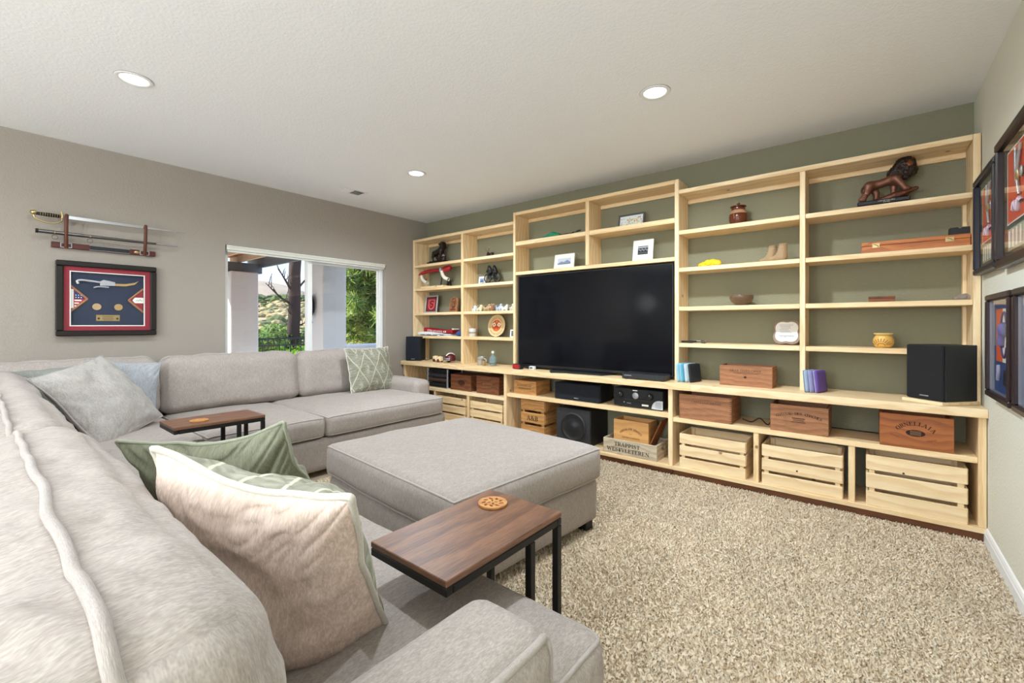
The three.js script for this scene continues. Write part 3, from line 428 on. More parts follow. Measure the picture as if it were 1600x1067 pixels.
openBox('wine_box', 'reddish-brown wooden wine box with arched lettering over an oval emblem, below the black corner speaker', wood(T.orangewood, 0.55, { color: 0xd8ad90 }), 5.08, 0.484, 0.41, 0.338, 0.205, 0.3, { print: printMat(512, 300, (x) => { x.fillStyle = ink(0.85); x.font = 'bold 50px serif'; arcText(x, 'ORNELLAIA', 256, 250, 180, -0.78, 0.78); x.beginPath(); x.ellipse(256, 160, 70, 32, 0, 0, 7); x.fill(); x.fillStyle = 'rgba(190,140,100,0.8)'; for (let i = 0; i < 5; i++) x.fillRect(216, 140 + i * 9, 80, 3); x.fillStyle = ink(0.55); x.font = '22px serif'; arcText(x, 'BOLGHERI', 150, 60, 150, Math.PI + 0.5, Math.PI + 0.1); arcText(x, 'SUPERIORE', 330, 60, 160, Math.PI - 0.05, Math.PI - 0.45); x.font = '18px serif'; x.fillText('2011', 395, 250); }) });
openBox('wine_box', 'open brown wooden wine box standing on the countertop right of the television', M.winebox, 4.112, CT, 0.28, 0.368, 0.158, 0.2, { print: printMat(512, 220, (x) => { x.fillStyle = ink(0.7); x.font = 'bold 32px serif'; x.fillText('GRAN TINTO CHILE', 256, 46); x.fillRect(130, 74, 260, 4); x.font = '18px serif'; x.fillText('VINO', 256, 92); x.beginPath(); x.arc(256, 122, 14, 0, 7); x.fill(); }) });
openBox('wooden_box', 'small orange-brown wooden box with two lines of dark print, left of the centre speaker', M.orangewood, 2.02, 0.508, 0.36, 0.295, 0.132, 0.26, { lid: true, print: printMat(384, 192, (x) => { x.fillStyle = ink(0.75); x.font = 'bold 38px serif'; x.fillText('DOMAINE AU', 180, 60); x.fillText('BORDEAUX', 190, 104); x.font = '20px serif'; x.fillText('XII', 190, 150); }) });
openBox('wooden_box', 'dark reddish-brown box next to the rack of discs in the left base cabinet', M.darkbox, 1.048, 0.456, 0.36, 0.34, 0.178, 0.28, { lid: true, print: printMat(256, 160, (x) => { x.fillStyle = ink(0.5); x.beginPath(); x.ellipse(140, 76, 46, 34, 0, 0, 7); x.fill(); }) });
openBox('wooden_box', 'dark reddish-brown box with pale lettering at the right end of the left base cabinet', M.darkbox, 1.484, 0.456, 0.36, 0.345, 0.19, 0.28, { lid: true, print: printMat(256, 160, (x) => { x.fillStyle = 'rgba(210,170,130,0.55)'; x.font = 'bold 24px serif'; x.fillText('RESERVE', 128, 64); x.font = '15px serif'; x.fillText('GRAND VIN', 128, 96); }) });

function crate(label, x, y, zf, w, h, d, o = {}) { // three-slat crate with end panels, inner corner posts
  const t = thing('wooden_crate', label, 'crate', [x, y, zf - d / 2], o.turn ?? 0, 'slatted wooden crates'), mat = o.mat ?? M.pine2, k = 0.011, gap = h * 0.07, sh = (h - 2 * gap) / 3;
  for (let i = 0; i < 3; i++) { const y0 = i * (sh + gap), y1 = y0 + sh; part(t, 'slat', bb(-w / 2 + 0.004, w / 2 - 0.004, y0, y1, d / 2 - k, d / 2, 0.002, 0), mat); part(t, 'slat', bb(-w / 2 + 0.004, w / 2 - 0.004, y0, y1, -d / 2, -d / 2 + k, 0.002, 0), mat); for (const s of [-1, 1]) part(t, 'end_slat', bb(s > 0 ? w / 2 - 0.015 : -w / 2, s > 0 ? w / 2 : -w / 2 + 0.015, y0, y1 - 0.002, -d / 2 + k + 0.0005, d / 2 - k - 0.0005, 0.002, 2), mat); }
  for (const a of [-1, 1]) for (const b of [-1, 1]) part(t, 'corner_post', bb(a > 0 ? w / 2 - 0.045 : -w / 2 + 0.016, a > 0 ? w / 2 - 0.016 : -w / 2 + 0.045, 0.004, h - 0.004, b > 0 ? d / 2 - 0.03 : -d / 2 + k + 0.0005, b > 0 ? d / 2 - k - 0.0005 : -d / 2 + 0.03, 0.002, 1), mat);
  for (let i = 0; i < 4; i++) part(t, 'bottom_slat', bb(-w / 2 + 0.046, w / 2 - 0.046, 0.001, 0.01, -d / 2 + 0.02 + i * (d - 0.04) / 4, -d / 2 + 0.01 + (i + 1) * (d - 0.04) / 4, 0.002, 0), mat);
  if (o.knot) part(t, 'knot', xf(new THREE.CylinderGeometry(0.006, 0.006, 0.002, 12), [o.knot[0], o.knot[1], d / 2 + 0.0005], [Math.PI / 2, 0, 0]), M.leather);
  if (o.print) part(t, 'lettering', sheet(w * 0.7, sh * 0.8, [0, sh * 1.5 + gap, d / 2 + 0.0008]), o.print);
  return t;
}
crate('slatted pine crate directly below the finger-jointed wine box', 3.895, 0.083, 0.405, 0.495, 0.275, 0.30);
crate('slatted pine crate with a dark knot in its middle board, below the arched-lettering box', 4.485, 0.083, 0.41, 0.48, 0.288, 0.30, { knot: [-0.02, 0.135] });
crate('slatted pine crate nearest the framed wall, in the end bay of the right base cabinet', 5.075, 0.083, 0.415, 0.465, 0.325, 0.30, { knot: [-0.05, 0.24] });
crate('honey-coloured slatted crate half hidden behind the sofa arm in the left base cabinet', 0.925, 0.083, 0.40, 0.5, 0.285, 0.30, { mat: M.orangewood }).children.forEach((c) => { c.material = M.pine; });
crate('honey-coloured slatted crate behind the ottoman in the left base cabinet', 1.495, 0.083, 0.40, 0.5, 0.28, 0.30, { mat: M.pine });
crate('weathered brown slatted crate stamped with a monogram, left of the subwoofer', 2.12, 0.083, 0.36, 0.31, 0.37, 0.3, { mat: M.orangewood, print: printMat(256, 96, (x) => { x.fillStyle = ink(0.9); x.font = 'bold 78px serif'; x.fillText('A&B', 128, 52); }) });
{ // long beer crate with big lettering, a wine box standing in it
  const t = thing('beer_crate', 'long pale wooden crate stencilled with two lines of big black capitals', 'crate', [3.215, 0.083, 0.25]), w = 0.50, h = 0.135, d = 0.32;
  part(t, 'front_panel', bb(-w / 2, w / 2, 0, h, d / 2 - 0.014, d / 2, 0.003, 0), M.grey); part(t, 'back_panel', bb(-w / 2, w / 2, 0, h, -d / 2, -d / 2 + 0.014, 0.003, 0), M.grey); part(t, 'bottom_panel', bb(-w / 2 + 0.02, w / 2 - 0.02, 0, 0.012, -d / 2 + 0.015, d / 2 - 0.015, 0.002, 0), M.grey);
  for (const s of [-1, 1]) { const g = extrude([[-d / 2 + 0.015, 0], [d / 2 - 0.015, 0], [d / 2 - 0.015, h], [-d / 2 + 0.015, h]], 0.018, 0.002, [[[-0.045, 0.07], [0.045, 0.07], [0.045, 0.1], [-0.045, 0.1]]]); boxUV(clean(g), 0); g.rotateY(Math.PI / 2).translate(s > 0 ? w / 2 - 0.019 : -w / 2 + 0.001, 0, 0); part(t, 'end_panel', g, M.grey); }
  for (let i = 1; i < 4; i++) part(t, 'partition', bb(-w / 2 + 0.021, w / 2 - 0.021, 0.013, 0.06, -d / 2 + i * d / 4 - 0.003, -d / 2 + i * d / 4 + 0.003, 0.001, 0), M.grey);
  part(t, 'lettering', sheet(w * 0.98, h * 0.96, [0, h / 2, d / 2 + 0.0008]), printMat(1024, 276, (x) => { x.fillStyle = 'rgba(22,18,16,0.95)'; x.font = 'bold 100px serif'; x.fillText('TRAPPIST', 470, 84, 520); x.fillText('WESTVLETEREN', 480, 186, 830); }));
  const b = openBox('wine_box', 'pale wine box lettered in an arch, standing inside the long stencilled crate', wood(T.pine2, 0.55, { color: 0xe6c49a }), 3.195, 0.146, 0.33, 0.33, 0.235, 0.2, { print: printMat(512, 360, (x) => { x.fillStyle = ink(0.8); x.font = 'bold 40px serif'; arcText(x, 'CHEVALIER MONTET', 256, 330, 220, -0.78, 0.78); x.font = '22px serif'; x.fillText('2011', 256, 186); x.font = 'bold 28px serif'; x.fillText('GRAND CLASSIQUE', 256, 240); x.font = '18px serif'; x.fillText('CHÂTEAU', 90, 306); x.fillText('VIN', 256, 312); x.fillText('MÉDOC', 420, 318); }) });
  const lid = bb(-0.02, -0.01, 0, 0.3, -0.09, 0.09, 0.002, 1); lid.rotateZ(-0.42).translate(0.165, -0.01, 0.0); part(b, 'lid', lid, wood(T.winebox, 0.6, { color: 0xe6c6a0 }));
}
// ---------------------------------------------------------------- hi-fi
function speaker(name, label, pos, w, h, d, turn = 0, mat = M.cloth) {
  const t = thing(name, label, 'speaker', pos, turn); part(t, 'cabinet', bb(-w / 2, w / 2, 0, h, -d / 2, d / 2 - 0.016, 0.003), M.satin); part(t, 'grille', bb(-w / 2 + 0.001, w / 2 - 0.001, 0.002, h - 0.001, d / 2 - 0.014, d / 2, 0.005), mat); part(t, 'badge', bb(-0.025, 0.025, 0.022, 0.028, d / 2, d / 2 + 0.0015, 0.0005), M.silver); return t;
}
solo('speaker_board', 'pale pine board under the black corner speaker', 'board', bb(-0.115, 0.115, 0, 0.019, -0.13, 0.14, 0.002), M.pine2, [5.2, CT + 0.0005, 0.285]).rotation.y = -0.72;
speaker('bookshelf_speaker', 'black cloth-fronted speaker on the countertop in the right corner, turned towards the sofa', [5.203, CT + 0.021, 0.285], 0.21, 0.335, 0.25, -0.72);
speaker('bookshelf_speaker', 'black speaker with a navy grille at the window end of the countertop', [0.13, CT + 0.001, 0.3], 0.2, 0.32, 0.21, 0.55, M.navyCloth);
speaker('center_speaker', 'wide black centre speaker lying between the small orange box and the receiver', [2.655, 0.508, 0.24], 0.5, 0.165, 0.26, 0, M.navyCloth);
{ const t = thing('subwoofer', 'black cube subwoofer with a round driver beneath the wide centre speaker', 'speaker', [2.62, 0.083, 0.2]);
  part(t, 'cabinet', bb(-0.19, 0.19, 0, 0.345, -0.18, 0.165, 0.006), M.satin); part(t, 'baffle', bb(-0.188, 0.188, 0.002, 0.343, 0.166, 0.178, 0.004), std(0x2a2a2c, 0.7)); part(t, 'driver', lathe([[0.0, 0.02], [0.03, 0.018], [0.045, 0.004], [0.1, 0.0], [0.118, 0.012], [0.135, 0.016], [0.14, 0]], 40).rotateX(Math.PI / 2).translate(0.01, 0.17, 0.178), std(0x1c1d20, 0.45)); part(t, 'power_light', ball(0.004, [-0.155, 0.3, 0.179]), std(0xb02018, 0.5)); }
{ const t = thing('av_receiver', 'black hi-fi receiver with two large knobs, a round dial and a white sticker', 'receiver', [3.272, 0.508, 0.2]);
  part(t, 'case', bb(-0.225, 0.225, 0.012, 0.168, -0.17, 0.145, 0.004), M.satin); part(t, 'front_panel', bb(-0.226, 0.226, 0.01, 0.17, 0.146, 0.16, 0.004), std(0x232427, 0.4, { metalness: 0.3 }));
  const knob = lathe([[0, 0.024], [0.021, 0.022], [0.025, 0.018], [0.027, 0], [0.033, 0], [0.033, -0.001]], 32).rotateX(Math.PI / 2); for (const x of [-0.158, 0.115]) { const k = part(t, 'knob', knob, M.satin, [x, 0.112, 0.16]); part(k, 'pointer', bb(-0.002, 0.002, 0.006, 0.022, 0.023, 0.0255, 0.0005), M.silver); }
  part(t, 'dial', lathe([[0, 0.006], [0.026, 0.005], [0.029, 0]], 32).rotateX(Math.PI / 2).translate(-0.02, 0.11, 0.16), M.silver); part(t, 'badge', bb(-0.045, 0.0, 0.151, 0.16, 0.16, 0.1615, 0.0004), M.white);
  part(t, 'display_strip', bb(-0.12, 0.1, 0.07, 0.074, 0.16, 0.161, 0.0004), M.darkSteel); part(t, 'sticker', sheet(0.1, 0.075, [0.176, 0.048, 0.1612]), printMat(128, 96, (x) => { x.fillStyle = '#c9ccd2'; x.beginPath(); x.moveTo(0, 96); x.quadraticCurveTo(10, 10, 80, 0); x.lineTo(128, 0); x.lineTo(128, 96); x.fill(); x.fillStyle = '#777d88'; for (let i = 0; i < 5; i++) x.fillRect(46, 22 + i * 14, 64, 5); }));
  part(t, 'sticker', bb(0.04, 0.1, 0.026, 0.042, 0.16, 0.161, 0.0003), M.paper); part(t, 'jack', bb(-0.13, -0.12, 0.04, 0.05, 0.16, 0.162, 0.0004), M.silver); part(t, 'jack', bb(-0.1, -0.06, 0.036, 0.042, 0.16, 0.161, 0.0003), M.silver);
  for (const x of [-0.18, 0.18]) part(t, 'foot', lathe([[0, 0], [0.02, 0], [0.02, 0.012], [0, 0.012]]), M.steel, [x, 0, 0.11]); }
{ const t = thing('disc_rack', 'black rack with silver posts holding stacked components, in the left base cabinet', 'rack', [0.62, 0.456, 0.22]);
  for (const x of [-0.185, 0.185]) { part(t, 'post', bb(x - 0.011, x + 0.011, 0, 0.235, 0.115, 0.135, 0.003, 1), M.silver); part(t, 'post', bb(x - 0.011, x + 0.011, 0, 0.235, -0.135, -0.115, 0.003, 1), M.silver); }
  [0.02, 0.078, 0.136, 0.194].forEach((y, i) => { part(t, 'tray', bb(-0.173, 0.173, y - 0.012, y - 0.004, -0.13, 0.13, 0.001), M.satin); part(t, 'component', bb(-0.165, 0.165, y - 0.003, y + 0.036, -0.13, 0.118, 0.003), i === 1 ? std(0x5b453c, 0.5) : i === 2 ? std(0x3b3a40, 0.5) : M.satin); }); }
// cables behind the boxes
const cable = (label, pts, r = 0.004) => solo('cable', label, 'cable', tube(pts, r, 60, 6), M.black);
cable('black cable looping on the lower right shelf between the first two wine boxes', [[4.07, 0.49, 0.16], [4.15, 0.493, 0.24], [4.2, 0.52, 0.2], [4.26, 0.49, 0.26], [4.285, 0.489, 0.1], [4.5, 0.489, 0.08]]);
cable('thin black cable lying behind the second wine box along the lower right shelf', [[4.55, 0.489, 0.06], [4.7, 0.492, 0.08], [4.85, 0.489, 0.07], [5.0, 0.489, 0.05]]);
cable('black cable hanging under the countertop behind the finger-jointed wine box', [[3.75, 0.712, 0.2], [3.8, 0.695, 0.22], [3.9, 0.705, 0.2], [4.05, 0.69, 0.12], [4.15, 0.66, 0.03]]);
cable('black wire running from the window-end speaker along the countertop to the corner', [[0.2, CT + 0.02, 0.2], [0.26, CT + 0.006, 0.24], [0.34, CT + 0.03, 0.17], [0.42, CT + 0.06, 0.06], [0.46, CT + 0.02, 0.02]]);
// ---------------------------------------------------------------- television and the things in front of it
{ const t = thing('television', 'large black flat-screen television in the middle of the shelf wall', 'television', [2.693, 0.79, 0.225]), w = 1.708, h = 0.992;
  part(t, 'screen', new THREE.PlaneGeometry(w - 0.022, h - 0.03).translate(0, h / 2 + 0.006, 0.0165), M.screen); part(t, 'back_shell', bb(-w / 2 + 0.004, w / 2 - 0.004, 0.004, h - 0.004, -0.03, 0.01, 0.006), M.satin);
  part(t, 'bezel', merge([bb(-w / 2, w / 2, 0, 0.022, 0.0, 0.018, 0.002), bb(-w / 2, w / 2, h - 0.01, h, 0, 0.018, 0.002), bb(-w / 2, -w / 2 + 0.011, 0.022, h - 0.01, 0, 0.018, 0.002), bb(w / 2 - 0.011, w / 2, 0.022, h - 0.01, 0, 0.018, 0.002)]), M.black);
  part(t, 'bezel_trim', bb(-w / 2 + 0.01, w / 2 - 0.01, 0.021, 0.024, 0.0181, 0.0195, 0.0005), M.darkSteel);
  part(t, 'stand_neck', bb(-0.22, 0.1, -0.012, 0.05, -0.03, -0.005, 0.004), M.black); part(t, 'stand_base', extrude([[-0.42, 0.02], [0.3, 0.02], [0.22, -0.13], [-0.1, -0.15], [-0.36, -0.13]], 0.012, 0.003).rotateX(-Math.PI / 2).translate(0, -0.021, 0.0), M.satin); }
{ const t = thing('set_top_box', 'slim black set-top box lying in front of the right foot of the television', 'box', [3.34, CT, 0.33]); part(t, 'case', bb(-0.19, 0.19, 0.006, 0.05, -0.07, 0.085, 0.004), std(0x26272a, 0.45)); part(t, 'top_lid', bb(-0.188, 0.188, 0.051, 0.056, -0.068, 0.08, 0.002), M.satin); part(t, 'display_strip', bb(-0.17, -0.1, 0.03, 0.036, 0.085, 0.0865, 0.0003), M.silver); for (const x of [-0.16, 0.16]) part(t, 'foot', bb(x - 0.015, x + 0.015, 0, 0.006, 0.04, 0.07, 0.001), M.black); }
{ const t = thing('remote_control', 'slim black remote control lying left of the television stand', 'remote', [2.47, CT, 0.385], 0.55); part(t, 'body', bb(-0.09, 0.09, 0, 0.014, -0.02, 0.02, 0.005), M.satin); for (let i = 0; i < 10; i++) part(t, 'button', bb(-0.075 + i * 0.015, -0.067 + i * 0.015, 0.014, 0.0155, -0.009, 0.009, 0.0005), M.darkSteel); }
{ const t = thing('red_clock', 'small red and black desk clock at the left foot of the television frame', 'clock', [1.91, CT, 0.335], -0.15); part(t, 'body', bb(-0.06, 0.06, 0, 0.055, -0.03, 0.03, 0.008), M.black); part(t, 'front_panel', bb(-0.055, 0.05, 0.006, 0.05, 0.028, 0.034, 0.004), M.red); }
{ const t = thing('charger', 'small white and grey charger lying beside the red clock', 'charger', [2.06, CT, 0.28]); part(t, 'body', bb(-0.03, 0.035, 0, 0.035, -0.02, 0.02, 0.004), M.white); part(t, 'plug', bb(-0.075, -0.03, 0.006, 0.03, -0.015, 0.015, 0.003), M.darkSteel); part(t, 'front_panel', bb(-0.02, 0.018, 0.008, 0.028, 0.02, 0.0215, 0.0005), std(0x55605c, 0.5)); }

// ---------------------------------------------------------------- ornaments: left shelf unit
{ const t = thing('animal_statue', 'dark bronze animal figure with raised head, top shelf at the window end', 'statue', [0.4, SH.A, 0.13]);
  part(t, 'base', merge([bb(-0.17, 0.15, 0, 0.03, -0.07, 0.07, 0.006), bb(-0.14, 0.13, 0.03, 0.042, -0.06, 0.06, 0.006)]), M.black);
  part(t, 'figure', blob([[[-0.08, 0.15, 0, 0.036], [0.05, 0.185, 0, 0.04]], [[0.05, 0.19, 0, 0.034], [0.075, 0.25, 0, 0.03]], [[0.075, 0.255, 0, 0.03], [0.03, 0.262, 0.012, 0.017]], [[0.085, 0.265, -0.02, 0.022], [0.1, 0.22, -0.02, 0.02]], [[0.085, 0.265, 0.02, 0.02], [0.098, 0.215, 0.025, 0.018]], [[-0.08, 0.15, 0.02, 0.022], [-0.1, 0.1, 0.022, 0.014]], [[-0.1, 0.1, 0.022, 0.012], [-0.085, 0.045, 0.022, 0.011]], [[-0.07, 0.14, -0.02, 0.022], [-0.06, 0.09, -0.022, 0.013]], [[-0.06, 0.09, -0.022, 0.012], [-0.03, 0.045, -0.022, 0.011]], [[0.05, 0.17, 0.02, 0.02], [0.06, 0.1, 0.022, 0.012]], [[0.06, 0.1, 0.022, 0.011], [0.03, 0.045, 0.022, 0.01]], [[0.05, 0.17, -0.02, 0.02], [0.08, 0.11, -0.022, 0.012]], [[-0.1, 0.16, 0, 0.012], [-0.13, 0.1, 0, 0.008]]], 0.008, 56), M.bronzeDark);
  part(t, 'rock', blob([[[0.08, 0.05, 0.01, 0.03], [0.11, 0.09, 0.0, 0.022]], [[-0.02, 0.045, 0, 0.018], [0.1, 0.045, 0, 0.022]]], 0.012, 32), M.bronzeDark); part(t, 'pale_stone', ball(0.018, [0.115, 0.105, 0.02], [1, 0.7, 1]), M.silver); }  // rock with a small pale piece on its right
{ const t = thing('handlebar', 'red and white wrapped bicycle handlebar standing on a thin wooden plinth', 'handlebar', [0.4, SH.B, 0.15]);
  part(t, 'plinth', bb(-0.24, 0.2, 0, 0.022, -0.09, 0.09, 0.004), M.pine2); part(t, 'stem', rod([0.02, 0.02, -0.03], [0.1, 0.22, 0.0], 0.011, 0.011), M.darkSteel);
  part(t, 'bar', tube([[-0.03, 0.235, 0], [0.04, 0.238, 0], [0.12, 0.243, 0]], 0.016, 12, 10), M.steel); part(t, 'clamp', merge([bb(0.045, 0.075, 0.21, 0.262, -0.02, 0.02, 0.004)]), M.silver);
  part(t, 'bar_tape', tube([[0.04, 0.238, 0.0], [-0.08, 0.236, 0], [-0.2, 0.232, 0.01], [-0.27, 0.205, 0.05], [-0.285, 0.175, 0.07]], 0.022, 30, 10), M.red); part(t, 'bar_tape', tube([[0.12, 0.244, 0], [0.2, 0.25, 0.01], [0.27, 0.245, 0.035], [0.275, 0.225, 0.06], [0.2, 0.205, 0.07]], 0.026, 30, 10), M.red);
  part(t, 'grip', tube([[-0.25, 0.17, 0.07], [-0.22, 0.125, 0.08], [-0.18, 0.092, 0.08], [-0.125, 0.07, 0.075]], 0.021, 20, 10), M.cream); part(t, 'grip', tube([[0.16, 0.2, 0.07], [0.19, 0.15, 0.08], [0.23, 0.112, 0.08], [0.29, 0.088, 0.075]], 0.023, 20, 10), M.cream); }
solo('bronze_figurine', 'small black seated figurine behind the right grip of the red handlebar', 'figurine', blob([[[0, 0.012, 0, 0.03], [0.03, 0.014, 0, 0.026]], [[0.0, 0.03, 0, 0.026], [0.012, 0.085, 0, 0.02]], [[0.015, 0.1, 0, 0.018], [0.018, 0.108, 0.004, 0.016]], [[0.01, 0.08, 0.015, 0.011], [0.045, 0.05, 0.02, 0.009]], [[0.0, 0.03, 0.015, 0.015], [0.05, 0.04, 0.015, 0.011]], [[0.05, 0.04, 0.015, 0.011], [0.055, 0.008, 0.015, 0.01]]], 0.007, 40), M.black, [0.5, SH.B, 0.05]);
{ const t = thing('framed_crest', 'framed red and black crest leaning on the third shelf at the window end', 'picture', [0.222, SH.C, 0.12]); t.rotation.x = -0.12;
  part(t, 'frame', merge([bb(-0.125, 0.125, 0, 0.022, -0.01, 0.01), bb(-0.125, 0.125, 0.218, 0.24, -0.01, 0.01), bb(-0.125, -0.105, 0.022, 0.218, -0.01, 0.01), bb(0.105, 0.125, 0.022, 0.218, -0.01, 0.01)]), M.silver);
  part(t, 'print', bb(-0.106, 0.106, 0.02, 0.22, -0.008, 0.0, 0.001), printMat(8, 8, (x) => { x.fillStyle = '#7d1420'; x.fillRect(0, 0, 8, 8); }, { solid: true })); part(t, 'crest', sheet(0.206, 0.196, [0, 0.12, 0.0008]), printMat(256, 256, (x) => { x.fillStyle = '#1d1016'; x.fillRect(0, 0, 256, 256); x.fillStyle = '#8d1d2b'; x.fillRect(14, 14, 228, 228); x.fillStyle = '#d8a39a'; x.beginPath(); x.moveTo(50, 46); x.lineTo(206, 46); x.lineTo(206, 140); x.quadraticCurveTo(200, 214, 128, 226); x.quadraticCurveTo(56, 214, 50, 140); x.fill(); x.fillStyle = '#cf3b42'; x.beginPath(); x.moveTo(58, 54); x.lineTo(198, 54); x.lineTo(198, 140); x.quadraticCurveTo(190, 206, 128, 216); x.quadraticCurveTo(66, 206, 58, 140); x.fill(); x.strokeStyle = '#241018'; x.lineWidth = 20; x.lineCap = 'round'; x.beginPath(); x.moveTo(166, 74); x.bezierCurveTo(90, 60, 92, 130, 140, 128); x.bezierCurveTo(190, 128, 170, 190, 106, 184); x.stroke(); x.lineWidth = 9; x.beginPath(); x.moveTo(160, 80); x.lineTo(190, 92); x.moveTo(110, 120); x.lineTo(78, 100); x.moveTo(128, 160); x.lineTo(88, 154); x.stroke(); }, { solid: true })); }
{ const t = thing('carved_plaque', 'small carved brown wooden plaque with a rounded top beside the framed crest', 'plaque', [0.68, SH.C, 0.12]); t.rotation.x = -0.15; const pts = [[-0.075, 0], [0.075, 0], [0.075, 0.165]]; for (let i = 0; i <= 8; i++) { const a = i / 8 * Math.PI; pts.push([0.075 * Math.cos(a), 0.165 + 0.032 * Math.sin(a)]); } pts.push([-0.075, 0.165]);
  part(t, 'board', boxUV(clean(extrude(pts, 0.022, 0.004)), 1), M.winebox); const ring = []; for (let i = 0; i < 24; i++) { const a = i / 24 * 6.283; ring.push([0.045 * Math.cos(a), 0.115 + 0.06 * Math.sin(a), 0.024]); } part(t, 'carving', merge([tube(ring, 0.006, 40, 6, true), blob([[[0, 0.08, 0.022, 0.02], [0, 0.13, 0.022, 0.016]], [[-0.02, 0.1, 0.022, 0.008], [0.02, 0.15, 0.022, 0.008]]], 0.006, 24), bb(-0.05, 0.05, 0.018, 0.045, 0.02, 0.027, 0.003)]), M.darkbox); }
{ // folded football scarves
  const strip = (w, h, d, ph) => { const g = new THREE.BoxGeometry(w, h, d, 40, 3, 8), p = g.attributes.position; for (let i = 0; i < p.count; i++) { const x = p.getX(i), y = p.getY(i), z = p.getZ(i); p.setY(i, y * (0.85 + 0.15 * Math.cos(x * 9 + ph)) + 0.012 * Math.cos(x * 7 + ph) + 0.004 * n3(x * 9, y * 20, z * 9 + ph)); p.setZ(i, z + 0.01 * n3(x * 6, y * 14, ph)); } return smoothNormals(g); };
  const a = thing('scarf', 'folded white and navy scarf lying under the red one on the fourth shelf', 'scarf', [0.42, SH.D + 0.012, 0.165], 0.05); part(a, 'fold', strip(0.64, 0.02, 0.16, 1.2), M.paper); part(a, 'fold', strip(0.6, 0.018, 0.15, 0.9).translate(-0.02, 0.019, -0.005), M.paper); for (let i = 0; i < 4; i++) part(a, 'stripe', bb(-0.24 + i * 0.12, -0.17 + i * 0.12, -0.004, 0.006, 0.078, 0.088, 0.001), M.blue);
  const b = thing('scarf', 'folded red scarf with white block lettering on the fourth shelf, left bay', 'scarf', [0.47, SH.D + 0.068, 0.15], 0.02); part(b, 'fold', strip(0.53, 0.06, 0.13, 2.4), M.red);
  for (const s of [-1, 1]) part(b, 'fringe', bb(s > 0 ? 0.255 : -0.285, s > 0 ? 0.285 : -0.255, 0.012, 0.03, -0.05, 0.06, 0.003), M.cream);
  const txt = new THREE.PlaneGeometry(0.5, 0.05, 40, 1), p = txt.attributes.position; for (let i = 0; i < p.count; i++) { const x = p.getX(i); p.setY(i, p.getY(i) + 0.012 * Math.cos(x * 7 + 2.4)); p.setZ(i, 0.082); } part(b, 'lettering', txt, printMat(512, 64, (x) => { x.fillStyle = '#f3eef0'; x.font = 'bold 46px serif'; x.fillText('UTD STATES AR', 256, 34, 490); })); }
solo('cloth_bundle', 'small blue and white knitted bundle at the right end of the scarves', 'cloth', blob([[[0, 0.02, 0, 0.022], [0.05, 0.02, 0, 0.024]], [[0.015, 0.045, 0, 0.014], [0.045, 0.05, 0, 0.012]]], 0.01, 30, (x, y, z) => 0.003 * n3(x * 80, y * 80, z * 80)), M.blue, [0.79, SH.D + 0.004, 0.16]);
{ const t = thing('toy_car', 'small pale wooden toy on wheels on the countertop in the left bay', 'toy', [0.55, CT, 0.28], -0.15); part(t, 'body', extrude([[-0.085, 0.018], [0.085, 0.018], [0.085, 0.07], [0.045, 0.075], [0.02, 0.055], [-0.02, 0.055], [-0.04, 0.078], [-0.085, 0.07]], 0.05, 0.006).translate(0, 0, -0.025), M.pine2); for (const x of [-0.045, 0.05]) for (const z of [-0.03, 0.03]) part(t, 'wheel', xf(new THREE.CylinderGeometry(0.02, 0.02, 0.012, 20), [x, 0.02, z], [Math.PI / 2, 0, 0]), M.leather); }
{ const t = thing('mini_helmet', 'miniature dark red football helmet with a white stripe on the countertop, left bay', 'helmet', [0.752, CT, 0.25], -0.3); part(t, 'shell', clean(new THREE.SphereGeometry(0.062, 28, 18, 0.9, 4.9, 0, 2.1)).translate(0, 0.052, 0).scale(1, 1.0, 1.12), new THREE.MeshStandardMaterial({ color: 0x5a1f24, roughness: 0.25, side: THREE.DoubleSide }));
  part(t, 'stripe', tube([[0, 0.085, 0.058], [0, 0.113, 0.02], [0, 0.114, -0.02], [0, 0.095, -0.055]], 0.009, 20, 6).scale(1.4, 1, 1), M.white); for (const y of [0.04, 0.058]) part(t, 'face_guard', tube([[-0.052, y, 0.03], [-0.03, y - 0.006, 0.075], [0.03, y - 0.006, 0.075], [0.052, y, 0.03]], 0.005, 20, 6), M.silver); part(t, 'chin_pad', ball(0.03, [0, 0.03, 0.02], [1.2, 0.9, 1]), M.black); }
{ const t = thing('insect_figurine', 'small dark metal creature with raised feelers on the top shelf, second bay', 'figurine', [1.315, SH.A, 0.13]); part(t, 'body', blob([[[-0.02, 0.03, 0, 0.02], [0.035, 0.038, 0, 0.024]], [[-0.035, 0.045, 0, 0.014], [-0.03, 0.06, 0, 0.011]], [[0.03, 0.03, 0.02, 0.008], [0.045, 0.006, 0.03, 0.006]], [[-0.02, 0.03, 0.02, 0.008], [-0.035, 0.006, 0.03, 0.006]], [[0.02, 0.03, -0.02, 0.008], [0.03, 0.006, -0.03, 0.006]], [[-0.01, 0.03, -0.02, 0.008], [-0.02, 0.006, -0.03, 0.006]]], 0.006, 40), M.bronzeDark); part(t, 'feeler', tube([[-0.03, 0.06, 0.004], [-0.045, 0.085, 0.01], [-0.065, 0.1, 0.01]], 0.004, 10, 6), M.darkSteel); part(t, 'feeler', tube([[-0.025, 0.062, -0.004], [-0.02, 0.09, 0], [-0.012, 0.125, 0]], 0.004, 10, 6), M.darkSteel); part(t, 'feeler', tube([[0.05, 0.05, 0], [0.07, 0.07, 0], [0.066, 0.09, 0]], 0.0035, 10, 6), M.darkSteel); part(t, 'eye', ball(0.009, [-0.012, 0.125, 0]), M.silver); }
